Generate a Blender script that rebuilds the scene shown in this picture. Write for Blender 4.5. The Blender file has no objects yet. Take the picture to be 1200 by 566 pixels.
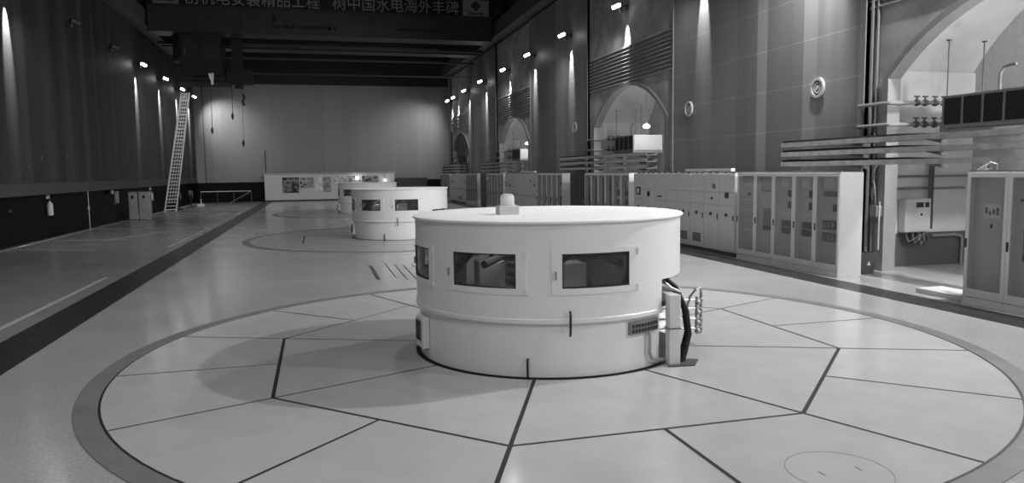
import bpy, math, random
from mathutils import Vector, Matrix
random.seed(7)
S = bpy.context.scene
COL = S.collection
PI = math.pi
R = math.radians
ORD = ['first', 'second', 'third', 'fourth', 'fifth', 'sixth', 'seventh', 'eighth', 'ninth', 'tenth', 'eleventh']

# ------------------------------------------------------------------ materials
def nodes(name):
    m = bpy.data.materials.new(name); m.use_nodes = True
    nt = m.node_tree
    return m, nt, nt.nodes['Principled BSDF']

def mat(name, v, rough=0.5, metal=0.0, noise=0.0, scale=8.0, spec=0.5, bump=0.0, coat=0.0):
    m, nt, b = nodes(name)
    b.inputs['Base Color'].default_value = (v, v, v, 1)
    b.inputs['Roughness'].default_value = rough
    b.inputs['Metallic'].default_value = metal
    b.inputs['Specular IOR Level'].default_value = spec
    b.inputs['Coat Weight'].default_value = coat
    if noise or bump:
        tc = nt.nodes.new('ShaderNodeTexCoord')
        n = nt.nodes.new('ShaderNodeTexNoise')
        n.inputs['Scale'].default_value = scale; n.inputs['Detail'].default_value = 5
        nt.links.new(tc.outputs['Object'], n.inputs['Vector'])
        if noise:
            r = nt.nodes.new('ShaderNodeMapRange')
            r.inputs['From Min'].default_value = 0.3; r.inputs['From Max'].default_value = 0.7
            r.inputs['To Min'].default_value = v * (1 - noise); r.inputs['To Max'].default_value = v * (1 + noise)
            nt.links.new(n.outputs['Fac'], r.inputs['Value'])
            c = nt.nodes.new('ShaderNodeCombineColor')
            for k in range(3): nt.links.new(r.outputs['Result'], c.inputs[k])
            nt.links.new(c.outputs['Color'], b.inputs['Base Color'])
        if bump:
            bp = nt.nodes.new('ShaderNodeBump'); bp.inputs['Strength'].default_value = bump
            bp.inputs['Distance'].default_value = 0.02
            nt.links.new(n.outputs['Fac'], bp.inputs['Height'])
            nt.links.new(bp.outputs['Normal'], b.inputs['Normal'])
    return m

def emit(name, v, strength):
    m, nt, b = nodes(name)
    b.inputs['Base Color'].default_value = (v, v, v, 1)
    b.inputs['Emission Color'].default_value = (1, 1, 1, 1)
    b.inputs['Emission Strength'].default_value = strength
    return m

def glass(name, tint, alpha, rough=0.06):
    m, nt, b = nodes(name)
    b.inputs['Base Color'].default_value = (tint, tint, tint, 1)
    b.inputs['Roughness'].default_value = rough
    b.inputs['Alpha'].default_value = alpha
    return m

def math_node(nt, op, a, b=None):
    n = nt.nodes.new('ShaderNodeMath'); n.operation = op
    for i, x in enumerate((a, b)):
        if x is None: continue
        if isinstance(x, (int, float)): n.inputs[i].default_value = x
        else: nt.links.new(x, n.inputs[i])
    return n.outputs[0]

def panel_mat(name, v, var, axis, width, seam0, seamd, rough=0.55, seamgain=1.25, fine=0.0):
    """cladding: upright boards of differing tone with thin level seams"""
    m, nt, b = nodes(name)
    tc = nt.nodes.new('ShaderNodeTexCoord'); sp = nt.nodes.new('ShaderNodeSeparateXYZ')
    nt.links.new(tc.outputs['Object'], sp.inputs[0])
    a = sp.outputs[axis]; z = sp.outputs[2]
    nz = nt.nodes.new('ShaderNodeTexNoise'); nz.noise_dimensions = '1D'
    nz.inputs['Scale'].default_value = 0.9
    nt.links.new(a, nz.inputs['W'])
    warped = math_node(nt, 'ADD', math_node(nt, 'DIVIDE', a, width), math_node(nt, 'MULTIPLY', nz.outputs['Fac'], 1.6))
    fl = math_node(nt, 'FLOOR', warped)
    wn = nt.nodes.new('ShaderNodeTexWhiteNoise'); wn.noise_dimensions = '1D'
    nt.links.new(fl, wn.inputs['W'])
    tone = math_node(nt, 'ADD', math_node(nt, 'MULTIPLY', wn.outputs['Value'], 2 * var), 1 - var)
    # fine upright lines
    fl2 = math_node(nt, 'FLOOR', math_node(nt, 'DIVIDE', a, width * 0.22))
    wn2 = nt.nodes.new('ShaderNodeTexWhiteNoise'); wn2.noise_dimensions = '1D'
    nt.links.new(fl2, wn2.inputs['W'])
    tone = math_node(nt, 'ADD', tone, math_node(nt, 'MULTIPLY', math_node(nt, 'SUBTRACT', wn2.outputs['Value'], 0.5), fine))
    fr = math_node(nt, 'FRACT', math_node(nt, 'DIVIDE', math_node(nt, 'SUBTRACT', z, seam0 - 100 * seamd), seamd))
    seam = math_node(nt, 'LESS_THAN', fr, 0.035 / seamd)
    gain = math_node(nt, 'ADD', math_node(nt, 'MULTIPLY', seam, seamgain - 1), 1)
    val = math_node(nt, 'MULTIPLY', math_node(nt, 'MULTIPLY', tone, gain), v)
    c = nt.nodes.new('ShaderNodeCombineColor')
    for k in range(3): nt.links.new(val, c.inputs[k])
    nt.links.new(c.outputs[0], b.inputs['Base Color'])
    b.inputs['Roughness'].default_value = rough
    return m

def floor_mat(name, v, rough, spread=0.16):
    """polished terrazzo: fine speckle, soft wear patches"""
    m, nt, b = nodes(name)
    tc = nt.nodes.new('ShaderNodeTexCoord')
    n1 = nt.nodes.new('ShaderNodeTexNoise'); n1.inputs['Scale'].default_value = 34; n1.inputs['Detail'].default_value = 3
    n2 = nt.nodes.new('ShaderNodeTexNoise'); n2.inputs['Scale'].default_value = 0.55; n2.inputs['Detail'].default_value = 6
    for n in (n1, n2): nt.links.new(tc.outputs['Object'], n.inputs['Vector'])
    s = math_node(nt, 'ADD', math_node(nt, 'MULTIPLY', math_node(nt, 'SUBTRACT', n1.outputs['Fac'], 0.5), 2.6 * spread),
                  math_node(nt, 'MULTIPLY', math_node(nt, 'SUBTRACT', n2.outputs['Fac'], 0.5), 1.1 * spread))
    val = math_node(nt, 'MULTIPLY', math_node(nt, 'ADD', s, 1.0), v)
    c = nt.nodes.new('ShaderNodeCombineColor')
    for k in range(3): nt.links.new(val, c.inputs[k])
    nt.links.new(c.outputs[0], b.inputs['Base Color'])
    rr = math_node(nt, 'ADD', math_node(nt, 'MULTIPLY', n2.outputs['Fac'], 0.16), rough - 0.08)
    nt.links.new(rr, b.inputs['Roughness'])
    return m

def photo_mat(name, seed, lo, hi, scale):
    """a printed picture on a display board: blurred dark and light shapes"""
    m, nt, b = nodes(name)
    tc = nt.nodes.new('ShaderNodeTexCoord'); mp = nt.nodes.new('ShaderNodeMapping')
    mp.inputs['Location'].default_value = (seed * 3.7, 0, seed * 1.9); mp.inputs['Scale'].default_value = (scale, 1, scale * 1.4)
    n = nt.nodes.new('ShaderNodeTexNoise'); n.inputs['Scale'].default_value = 1.0; n.inputs['Detail'].default_value = 3
    nt.links.new(tc.outputs['Object'], mp.inputs['Vector']); nt.links.new(mp.outputs['Vector'], n.inputs['Vector'])
    r = nt.nodes.new('ShaderNodeMapRange')
    r.inputs['From Min'].default_value = 0.43; r.inputs['From Max'].default_value = 0.57
    r.inputs['To Min'].default_value = lo; r.inputs['To Max'].default_value = hi
    nt.links.new(n.outputs['Fac'], r.inputs['Value'])
    c = nt.nodes.new('ShaderNodeCombineColor')
    for k in range(3): nt.links.new(r.outputs['Result'], c.inputs[k])
    nt.links.new(c.outputs[0], b.inputs['Base Color'])
    b.inputs['Roughness'].default_value = 0.3
    return m

M = {}
M['floor'] = floor_mat('terrazzo', 0.385, 0.16, 0.32)
M['floor_side'] = floor_mat('terrazzo side bay', 0.26, 0.26, 0.12)
M['stripe'] = mat('black granite', 0.026, 0.36, noise=0.4, scale=5, spec=0.4)
M['line'] = mat('line paint', 0.42, 0.5, noise=0.1)
M['ring'] = mat('steel ring', 0.19, 0.4, noise=0.12, scale=3)
M['plate'] = mat('plate paint', 0.475, 0.19, noise=0.05, scale=2.2)
M['pitcover'] = mat('far pit cover', 0.34, 0.22, noise=0.06, scale=2)
M['pit'] = mat('pit dark', 0.02, 0.7)
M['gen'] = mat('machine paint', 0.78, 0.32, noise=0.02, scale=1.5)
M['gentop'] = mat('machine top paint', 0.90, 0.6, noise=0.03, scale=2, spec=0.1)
M['seam'] = mat('dark seam', 0.02, 0.6)
M['black'] = mat('black rubber', 0.018, 0.45)
M['cable'] = mat('cable sheath', 0.010, 0.55)
M['steel'] = mat('bright steel', 0.5, 0.3, metal=1.0)
M['galv'] = mat('galvanised steel', 0.42, 0.45, metal=0.6, noise=0.15, scale=6)
M['lightgrey'] = mat('light grey paint', 0.66, 0.4)
M['cab'] = mat('cabinet paint', 0.74, 0.38)
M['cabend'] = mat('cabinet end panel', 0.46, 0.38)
M['mcc'] = mat('switchgear paint', 0.66, 0.42)
M['cabin'] = mat('cabinet mounting plate', 0.55, 0.6)
M['darkcab'] = mat('dark relay cabinet', 0.02, 0.4)
M['instr'] = mat('instrument black', 0.025, 0.3)
M['midgrey'] = mat('mid grey', 0.2, 0.5)
M['darkgrey'] = mat('dark grey', 0.07, 0.5)
M['paper'] = mat('paper', 0.75, 0.7)
M['pane'] = glass('cabinet glass', 0.35, 0.20)
M['genpane'] = glass('inspection glass', 0.08, 0.32, 0.05)
M['dome'] = glass('beacon glass', 0.95, 0.5, 0.08)
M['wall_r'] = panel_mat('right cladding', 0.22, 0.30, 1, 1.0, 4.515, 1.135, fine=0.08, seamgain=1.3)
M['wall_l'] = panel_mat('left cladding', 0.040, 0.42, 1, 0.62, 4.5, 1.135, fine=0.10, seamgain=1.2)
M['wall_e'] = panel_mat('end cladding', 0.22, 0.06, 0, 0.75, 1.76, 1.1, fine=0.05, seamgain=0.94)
M['bay'] = mat('rough concrete', 0.36, 0.85, noise=0.28, scale=1.3, bump=0.15)
M['louvre'] = mat('louvre metal', 0.26, 0.5)
M['arch'] = mat('arch trim', 0.24, 0.5, noise=0.08, scale=2)
M['niche'] = mat('niche plaster', 0.52, 0.75, noise=0.10, scale=1.2)
M['nicheback'] = mat('niche back wall', 0.40, 0.7, noise=0.08)
M['dado'] = mat('dado paint', 0.08, 0.4)
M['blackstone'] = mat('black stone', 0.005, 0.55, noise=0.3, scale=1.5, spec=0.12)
M['band'] = mat('wall base trim', 0.07, 0.5)
M['beam'] = mat('runway beam', 0.10, 0.6, noise=0.15, scale=1.0)
M['upper'] = mat('upper concrete', 0.10, 0.85, noise=0.2, scale=0.8)
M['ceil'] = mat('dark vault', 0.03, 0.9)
M['crane'] = mat('crane paint', 0.034, 0.5, noise=0.1, scale=1.0)
M['cranedark'] = mat('crane dark', 0.005, 0.6)
M['letter'] = mat('banner lettering', 0.30, 0.6)
M['sign'] = mat('pale sign', 0.28, 0.6)
M['ahu_dark'] = mat('filter mesh', 0.016, 0.6)
M['ahu'] = mat('duct sheet metal', 0.55, 0.4)
M['tray'] = mat('cable tray', 0.50, 0.45, metal=0.2, noise=0.2, scale=4)
M['bright'] = emit('lamp lens', 1.0, 22.0)
M['off'] = mat('unlit lens', 0.10, 0.15)
M['pend'] = emit('pendant lens', 1.0, 9.0)
M['booth'] = mat('display board', 0.55, 0.45)

# ------------------------------------------------------------------ mesh builder
class MB:
    def __init__(s): s.v = []; s.f = []
    def add(s, vs, fs):
        n = len(s.v); s.v += [tuple(p) for p in vs]; s.f += [tuple(i + n for i in f) for f in fs]; return s
    def box(s, x0, y0, z0, x1, y1, z1):
        x0, x1 = min(x0, x1), max(x0, x1); y0, y1 = min(y0, y1), max(y0, y1); z0, z1 = min(z0, z1), max(z0, z1)
        return s.add([(x0, y0, z0), (x1, y0, z0), (x1, y1, z0), (x0, y1, z0), (x0, y0, z1), (x1, y0, z1), (x1, y1, z1), (x0, y1, z1)],
                     [(3, 2, 1, 0), (4, 5, 6, 7), (0, 1, 5, 4), (1, 2, 6, 5), (2, 3, 7, 6), (3, 0, 4, 7)])
    def cbox(s, c, d): return s.box(c[0] - d[0] / 2, c[1] - d[1] / 2, c[2] - d[2] / 2, c[0] + d[0] / 2, c[1] + d[1] / 2, c[2] + d[2] / 2)
    def obox(s, M4, d):
        c = [(-1, -1, -1), (1, -1, -1), (1, 1, -1), (-1, 1, -1), (-1, -1, 1), (1, -1, 1), (1, 1, 1), (-1, 1, 1)]
        return s.add([M4 @ Vector((a * d[0] / 2, b * d[1] / 2, e * d[2] / 2)) for a, b, e in c],
                     [(3, 2, 1, 0), (4, 5, 6, 7), (0, 1, 5, 4), (1, 2, 6, 5), (2, 3, 7, 6), (3, 0, 4, 7)])
    def tube(s, pts, r, n=10, closed=False):
        pts = [Vector(p) for p in pts]; rs = r if isinstance(r, (list, tuple)) else [r] * len(pts)
        vs = []; fs = []; up = None
        for i, p in enumerate(pts):
            t = (pts[min(i + 1, len(pts) - 1)] - pts[max(i - 1, 0)]).normalized()
            if up is None:
                up = Vector((0, 0, 1)) if abs(t.z) < 0.9 else Vector((1, 0, 0))
            a = t.cross(up).normalized(); b = a.cross(t).normalized(); up = b
            for k in range(n):
                w = 2 * PI * k / n
                vs.append(p + (a * math.cos(w) + b * math.sin(w)) * rs[i])
        for i in range(len(pts) - 1):
            for k in range(n):
                fs.append((i * n + k, i * n + (k + 1) % n, (i + 1) * n + (k + 1) % n, (i + 1) * n + k))
        fs.append(tuple(range(n - 1, -1, -1))); fs.append(tuple((len(pts) - 1) * n + k for k in range(n)))
        return s.add(vs, fs)
    def lathe(s, prof, c=(0, 0), n=48, a0=0.0, a1=360.0, close=False):
        full = abs(a1 - a0 - 360) < 1e-6
        m = n if full else n + 1
        vs = []; fs = []
        for i in range(m):
            w = R(a0 + (a1 - a0) * i / n)
            for (r, z) in prof: vs.append((c[0] + r * math.cos(w), c[1] + r * math.sin(w), z))
        p = len(prof)
        for i in range(n):
            j = (i + 1) % m
            for k in range(p if close else p - 1):
                q = (k + 1) % p
                fs.append((i * p + k, j * p + k, j * p + q, i * p + q))
        if close and not full:
            fs.append(tuple(range(p - 1, -1, -1))); fs.append(tuple(n * p + k for k in range(p)))
        return s.add(vs, fs)
    def prism(s, poly, z0, z1):
        n = len(poly)
        vs = [(x, y, z0) for x, y in poly] + [(x, y, z1) for x, y in poly]
        fs = [tuple(range(n - 1, -1, -1)), tuple(range(n, 2 * n))] + [(i, (i + 1) % n, n + (i + 1) % n, n + i) for i in range(n)]
        return s.add(vs, fs)
    def xprism(s, poly, x0, x1):
        """poly in (y, z), pushed along x"""
        n = len(poly)
        vs = [(x0, a, b) for a, b in poly] + [(x1, a, b) for a, b in poly]
        fs = [tuple(range(n - 1, -1, -1)), tuple(range(n, 2 * n))] + [(i, (i + 1) % n, n + (i + 1) % n, n + i) for i in range(n)]
        return s.add(vs, fs)
    def ball(s, c, r, n=14, sq=1.0):
        prof = [(r * math.sin(PI * i / n), c[2] - r * sq * math.cos(PI * i / n)) for i in range(n + 1)]
        prof[0] = (0.0005, prof[0][1]); prof[-1] = (0.0005, prof[-1][1])
        return s.lathe(prof, (c[0], c[1]), n=n * 2)
    def build(s, name, material, parent=None, bevel=0.0, smooth=False, off=(0, 0, 0)):
        me = bpy.data.meshes.new(name)
        me.from_pydata([(x - off[0], y - off[1], z - off[2]) for x, y, z in s.v], [], s.f)
        me.update()
        import bmesh
        bm = bmesh.new(); bm.from_mesh(me)
        bmesh.ops.recalc_face_normals(bm, faces=bm.faces[:]); bm.to_mesh(me); bm.free()
        me.materials.append(material)
        o = bpy.data.objects.new(name, me); COL.objects.link(o)
        o.location = off
        if parent: o.parent = parent
        if smooth:
            for p in me.polygons: p.use_smooth = True
            try: me.set_sharp_from_angle(angle=R(35))
            except Exception: pass
        if bevel:
            b = o.modifiers.new('bevel', 'BEVEL'); b.width = bevel; b.segments = 2; b.limit_method = 'ANGLE'
        return o

def thing(name, label, cat, loc=(0, 0, 0), group=None, rotz=0.0):
    o = bpy.data.objects.new(name, None); COL.objects.link(o)
    o.location = loc; o.rotation_euler = (0, 0, rotz); o.empty_display_size = 0.2
    return tag(o, label, cat, group)
def tag(o, label, cat, group=None):
    o['label'] = label; o['category'] = cat
    if group: o['group'] = group
    return o
def struct(mb, name, m, **k):
    o = mb.build(name, m, **k); o['kind'] = 'structure'; return o
def copy_tree(o, parent=None):
    c = o.copy(); COL.objects.link(c)
    if parent: c.parent = parent
    for ch in list(o.children): copy_tree(ch, c)
    return c
def dup(o, loc, label, group=None):
    c = copy_tree(o); c.location = loc; c['label'] = label
    if group: c['group'] = group
    return c

# ------------------------------------------------------------------ camera
F, PITCH, ROLL, YAW, H = 859.67, 0.0953, -0.0140, 0.2582, 2.4
cam = bpy.data.cameras.new('camera'); cam.sensor_width = 36.0; cam.lens = F / 1200 * 36.0
cam.clip_end = 300
co = bpy.data.objects.new('camera', cam); COL.objects.link(co)
fwd = Vector((math.sin(YAW) * math.cos(PITCH), math.cos(YAW) * math.cos(PITCH), -math.sin(PITCH)))
rt0 = Vector((math.cos(YAW), -math.sin(YAW), 0)); up0 = rt0.cross(fwd)
rt = rt0 * math.cos(ROLL) + up0 * math.sin(ROLL)
up = rt.cross(fwd)
co.matrix_world = Matrix(((rt.x, up.x, -fwd.x, 0), (rt.y, up.y, -fwd.y, 0), (rt.z, up.z, -fwd.z, H), (0, 0, 0, 1)))
S.camera = co

# ------------------------------------------------------------------ setting
GC = (3.03, 9.6); PITCHY = 18.45
XR, XC, XL, YE, YB, ZC = 12.55, 12.42, -10.2, 70.0, -14.0, 17.0
ARCH0, ARCHD = 10.4, 18.1
gens_y = [GC[1] + k * PITCHY for k in range(3)]

def ring_hole_floor():
    """main floor with the round pit openings left out"""
    mb = MB()
    x0, x1 = -3.83, 9.96
    ro = 5.70; n = 96
    ys = [YB] + [0.5 * (gens_y[i] + gens_y[i + 1]) for i in range(2)] + [YE + 0.5]
    for k, gy in enumerate(gens_y):
        ya, yb = ys[k], ys[k + 1]
        vs = []; fs = []
        for i in range(n):
            w = 2 * PI * i / n; c, s_ = math.cos(w), math.sin(w)
            vs.append((GC[0] + ro * c, gy + ro * s_, 0))
            t = 1e9
            if c > 1e-9: t = min(t, (x1 - GC[0]) / c)
            if c < -1e-9: t = min(t, (x0 - GC[0]) / c)
            if s_ > 1e-9: t = min(t, (yb - gy) / s_)
            if s_ < -1e-9: t = min(t, (ya - gy) / s_)
            vs.append((GC[0] + t * c, gy + t * s_, 0))
        for i in range(n):
            j = (i + 1) % n
            fs.append((2 * i, 2 * i + 1, 2 * j + 1, 2 * j))
        mb.add(vs, fs)
        # corners
        for cx_, cy_ in ((x0, ya), (x1, ya), (x0, yb), (x1, yb)):
            best = sorted([v for v in vs[1::2]], key=lambda v: math.hypot(v[0] - cx_, v[1] - cy_))
            a = min([v for v in vs[1::2] if abs(v[0] - cx_) < 1e-6], key=lambda v: abs(v[1] - cy_), default=None)
            b = min([v for v in vs[1::2] if abs(v[1] - cy_) < 1e-6], key=lambda v: abs(v[0] - cx_), default=None)
            if a and b: mb.add([a, b, (cx_, cy_, 0)], [(0, 1, 2)])
    # a thickness skirt is not needed: the sub floor closes it from below
    return mb
fl = struct(ring_hole_floor(), 'floor', M['floor'])
struct(MB().box(-11, YB, -0.5, 17, YE + 1, -0.25), 'floor_base', M['pit'])
struct(MB().box(XL - 0.4, YB, -0.2, -4.58, YE + 0.5, 0), 'floor_left', M['floor_side'])
struct(MB().box(10.66, YB, -0.2, 16.2, YE + 0.5, 0), 'floor_right', M['floor'])
struct(MB().box(-4.58, YB, -0.2, -3.83, YE + 0.5, 0.0), 'trim_1', M['stripe'])
struct(MB().box(9.96, YB, -0.2, 10.66, YE + 0.5, 0.0), 'trim_2', M['stripe'])
# painted lines of the left bay
nt_ = 3
def line(x0, y0, x1, y1, w=0.1):
    global nt_
    d = Vector((x1 - x0, y1 - y0, 0)); L = d.length; d.normalize(); nrm = Vector((-d.y, d.x, 0)) * w / 2
    a = Vector((x0, y0, 0)); b = Vector((x1, y1, 0))
    mb = MB().prism([(a - nrm)[:2], (b - nrm)[:2], (b + nrm)[:2], (a + nrm)[:2]], 0.0, 0.004)
    struct(mb, 'trim_%d' % nt_, M['line']); nt_ += 1
line(-5.03, 9.0, -4.97, 19.4, 0.09)
line(-4.95, 27.0, -4.90, 36.7, 0.09)
line(-7.2, 26.9, -9.9, 28.1, 0.10)
line(-7.1, 30.8, -9.7, 31.6, 0.10)
line(-4.95, 36.6, -9.9, 37.6, 0.10)
line(-4.9, 46.0, -4.9, 57.0, 0.10)
line(-4.9, 57.0, -9.9, 57.2, 0.12)
line(-7.9, 30.8, -6.0, 36.0, 0.10)
line(-10.15, 12.0, -10.15, 69.0, 0.16)
# drain slots in the floor between the first two machines
for x, ya, yb, w in ((1.27, 16.7, 19.3, 0.09), (1.68, 16.9, 19.7, 0.03), (1.90, 16.5, 19.4, 0.03), (2.10, 16.4, 19.1, 0.03), (2.34, 16.6, 19.2, 0.03), (2.60, 16.6, 19.2, 0.03)):
    struct(MB().box(x - w / 2, ya, 0.0, x + w / 2, yb, 0.003), 'trim_%d' % nt_, M['darkgrey']); nt_ += 1

# rings round the pits; the two far covers are plain discs
for k, gy in enumerate(gens_y):
    struct(MB().lathe([(0.001, -0.2), (5.479, -0.2), (5.479, 0.003), (0.001, 0.003)], (GC[0], gy), 96), 'floor_pit_base', M['seam'])
    mb = MB().lathe([(5.48, -0.2), (5.70, -0.2), (5.70, 0.008), (5.48, 0.008)], (GC[0], gy), 128, close=True)
    struct(mb, 'trim_%d' % nt_, M['ring']); nt_ += 1

# floor plates: octagon of inner plates, pairs of outer plates
def octr(ang, r0=3.87):
    a = ((ang - 22.5) % 45.0) - 22.5
    return r0 * math.cos(R(22.5)) / math.cos(R(a))
GAP = 0.022
def shrink(poly, g):
    n = len(poly); c = Vector((sum(p[0] for p in poly) / n, sum(p[1] for p in poly) / n))
    area = sum(poly[i][0] * poly[(i + 1) % n][1] - poly[(i + 1) % n][0] * poly[i][1] for i in range(n))
    if area < 0: poly = poly[::-1]
    out = []
    for i in range(n):
        p0, p1, p2 = Vector(poly[i - 1]), Vector(poly[i]), Vector(poly[(i + 1) % n])
        d1 = (p1 - p0).normalized(); d2 = (p2 - p1).normalized()
        n1 = Vector((-d1.y, d1.x)); n2 = Vector((-d2.y, d2.x))
        m = (n1 + n2); k = max(0.3, m.length_squared / 2)
        out.append(tuple(p1 + m * (g / k)))
    return out
def inner_poly(a):
    P = []
    for t in range(9):
        w = R(a - 22.5 + 45 * t / 8); P.append((1.80 * math.cos(w), 1.80 * math.sin(w)))
    for s_ in (22.5, -22.5):
        w = R(a + s_); P.append((3.87 * math.cos(w), 3.87 * math.sin(w)))
    return P
def outer_poly(a):
    P = []
    lo, hi = a - 11.25, a + 11.25
    for w_ in (lo, hi):
        w = R(w_); r = octr(w_) if abs((w_ - 22.5) % 45) > 1e-3 else 3.87
        P.append((r * math.cos(w), r * math.sin(w)))
    for t in range(9):
        w = R(hi - 22.5 * t / 8); P.append((5.475 * math.cos(w), 5.475 * math.sin(w)))
    return P
names8 = {-90: 'front', -135: 'front left', 180: 'left', 135: 'back left', 90: 'back', 45: 'back right', 0: 'right', -45: 'front right'}
for a, nm in names8.items():
    o = MB().prism(shrink(inner_poly(a), GAP), -0.05, 0.0).build('floor_plate', M['plate'], off=(GC[0], GC[1], 0)) if False else None
    mb = MB().prism([(x + GC[0], y + GC[1]) for x, y in shrink(inner_poly(a), GAP)], 0.003, 0.008)
    o = mb.build('floor_plate', M['plate'], off=(GC[0] + 2.8 * math.cos(R(a)), GC[1] + 2.8 * math.sin(R(a)), 0))
    tag(o, 'pale painted inner floor plate touching the %s side of the near machine drum' % nm, 'floor plate', 'inner plates round the near machine')
for i in range(16):
    a = -180 + 11.25 + 22.5 * i
    base = min(names8, key=lambda b: abs((a - b + 180) % 360 - 180))
    side = 'clockwise' if ((a - base + 180) % 360 - 180) < 0 else 'anticlockwise'
    P = [(x + GC[0], y + GC[1]) for x, y in shrink(outer_poly(a), GAP)]
    o = MB().prism(P, 0.003, 0.008).build('floor_plate', M['plate'], off=(GC[0] + 4.7 * math.cos(R(a)), GC[1] + 4.7 * math.sin(R(a)), 0))
    tag(o, 'pale outer floor plate at the dark ring, %s half of the %s pair' % (side, names8[base]), 'floor plate', 'outer plates round the near machine')
    if i == 4 or abs(a + 78.75) < 1:   # round access lid scribed in this plate
        lid = MB().lathe([(0.397, 0.0075), (0.403, 0.0075), (0.403, 0.0095), (0.397, 0.0095)], (3.90, 4.76), 64, close=True)
        lid.build('lid_joint', M['ring'], o, off=(0, 0, 0)).location = (-o.location[0], -o.location[1], 0)
        for x in (3.74, 4.08):
            l2 = MB().box(x - 0.007, 4.71, 0.0075, x + 0.007, 4.79, 0.0095)
            l2.build('lid_slot', M['ring'], o).location = (-o.location[0], -o.location[1], 0)
for gy in gens_y[1:]:
    mb = MB()
    for a in names8: mb.prism([(x + GC[0], y + gy) for x, y in shrink(inner_poly(a), GAP)], 0.003, 0.008)
    for i in range(16): mb.prism([(x + GC[0], y + gy) for x, y in shrink(outer_poly(-180 + 11.25 + 22.5 * i), GAP)], 0.003, 0.008)
    struct(mb, 'floor_pit', M['pitcover'])

# ---- walls
def arch_pts(c, half, spring, rise, n=24):
    rr = (half * half + rise * rise) / (2 * rise); zc = spring + rise - rr
    a = math.asin(half / rr)
    return [(c + rr * math.sin(-a + 2 * a * i / n), zc + rr * math.cos(-a + 2 * a * i / n)) for i in range(n + 1)]
archc = [ARCH0 + k * ARCHD for k in range(-1, 4)]
BH = 4.25
def bay_wall(c):
    """bay with the arched opening cut out"""
    mb = MB(); half = 3.70; pts = arch_pts(c, half, 4.35, 1.61)
    top = 11.2
    for xx0, xx1 in ((XR, XR + 0.2),):
        mb.box(xx0, c - BH, 0, xx1, c - half, top); mb.box(xx0, c + half, 0, xx1, c + BH, top)
        for i in range(len(pts) - 1):
            (a, za), (b, zb) = pts[i], pts[i + 1]
            mb.add([(xx0, a, za), (xx0, b, zb), (xx0, b, top), (xx0, a, top), (xx1, a, za), (xx1, b, zb), (xx1, b, top), (xx1, a, top)],
                   [(0, 1, 2, 3), (7, 6, 5, 4), (0, 4, 5, 1)])
    return mb
nn = 1
for k, c in enumerate(archc):
    struct(bay_wall(c), 'wall_right_bay', M['bay'])
    # arch trim ring (jambs and curve)
    o_, i_ = arch_pts(c, 3.74, 4.35, 1.64), arch_pts(c, 3.56, 4.35, 1.49)
    outer = [(c - 3.74, 0.0)] + o_ + [(c + 3.74, 0.0)]
    inner = [(c - 3.56, 0.0)] + i_ + [(c + 3.56, 0.0)]
    mb = MB(); xa, xb = XR - 0.10, XR + 0.24
    for i in range(len(outer) - 1):
        q = [outer[i], outer[i + 1], inner[i + 1], inner[i]]
        mb.xprism(q, xa, xb)
    struct(mb, 'trim_%d' % nt_, M['arch']); nt_ += 1
    # niche: side walls, vault, back wall, dado
    xd = 15.45
    struct(MB().box(12.76, c + 4.1, 0, xd, c + 4.4, 4.6), 'wall_niche_side', M['niche'])
    struct(MB().box(12.76, c - 4.4, 0, xd, c - 4.1, 4.6), 'wall_niche_side', M['niche'])
    v = arch_pts(c, 4.25, 4.5, 2.3)
    mb = MB()
    for i in range(len(v) - 1):
        (a, za), (b, zb) = v[i], v[i + 1]
        mb.xprism([(a, za), (b, zb), (b, zb + 0.25), (a, za + 0.25)], 12.76, xd + 0.2)
    struct(mb, 'ceiling_niche', M['niche'])
    struct(MB().box(xd, c - 4.4, 0, xd + 0.2, c + 4.4, 7.2), 'wall_niche_back', M['nicheback'])
    struct(MB().box(12.77, c + 4.085, 0.0, xd - 0.01, c + 4.1, 0.80), 'baseboard_niche', M['dado'])
    # ribbed louvre band above the arch
    mb = MB()
    for r in range(10):
        z = 5.98 + r * 0.155
        mb.xprism([(c - BH, z), (c + BH, z), (c + BH, z + 0.02), (c - BH, z + 0.02)], XR - 0.01, XR)
        vs = [(XR, c - BH, z), (XR, c + BH, z), (XR - 0.09, c + BH, z + 0.02), (XR - 0.09, c - BH, z + 0.02), (XR, c + BH, z + 0.13), (XR, c - BH, z + 0.13)]
        mb.add(vs, [(0, 1, 2, 3), (3, 2, 4, 5), (0, 3, 5), (1, 4, 2), (0, 5, 4, 1)])
    struct(mb, 'trim_%d' % nt_, M['louvre']); nt_ += 1
    # cladding pier between the bays
    y0 = c + BH + 0.0; y1 = c + ARCHD - BH
    struct(MB().box(XC, y0, 0, XR + 0.5, min(y1, YE + 0.5), 11.2), 'wall_right', M['wall_r'])
    struct(MB().box(XC - 0.03, y0, 0, XC + 0.1, y0 + 0.07, 11.2), 'trim_%d' % nt_, M['arch']); nt_ += 1
    struct(MB().box(XC - 0.03, y1 - 0.07, 0, XC + 0.1, y1, 11.2), 'trim_%d' % nt_, M['arch']); nt_ += 1
struct(MB().box(XR + 0.1, YB, 11.2, XR + 0.8, YE + 1, ZC + 0.2), 'wall_right_upper', M['upper'])
struct(MB().box(XL - 0.7, YB, 11.2, XL - 0.1, YE + 1, ZC + 0.2), 'wall_left_upper', M['upper'])
struct(MB().box(XR - 0.75, YB, 11.35, XR + 0.3, YE + 0.4, 12.30).box(XR - 0.45, YB, 12.30, XR - 0.30, YE + 0.4, 12.48), 'trim_%d' % nt_, M['beam']); nt_ += 1
struct(MB().box(XL - 0.3, YB, 11.35, XL + 0.75, YE + 0.4, 12.30).box(XL + 0.30, YB, 12.30, XL + 0.45, YE + 0.4, 12.48), 'trim_%d' % nt_, M['beam']); nt_ += 1
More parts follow.
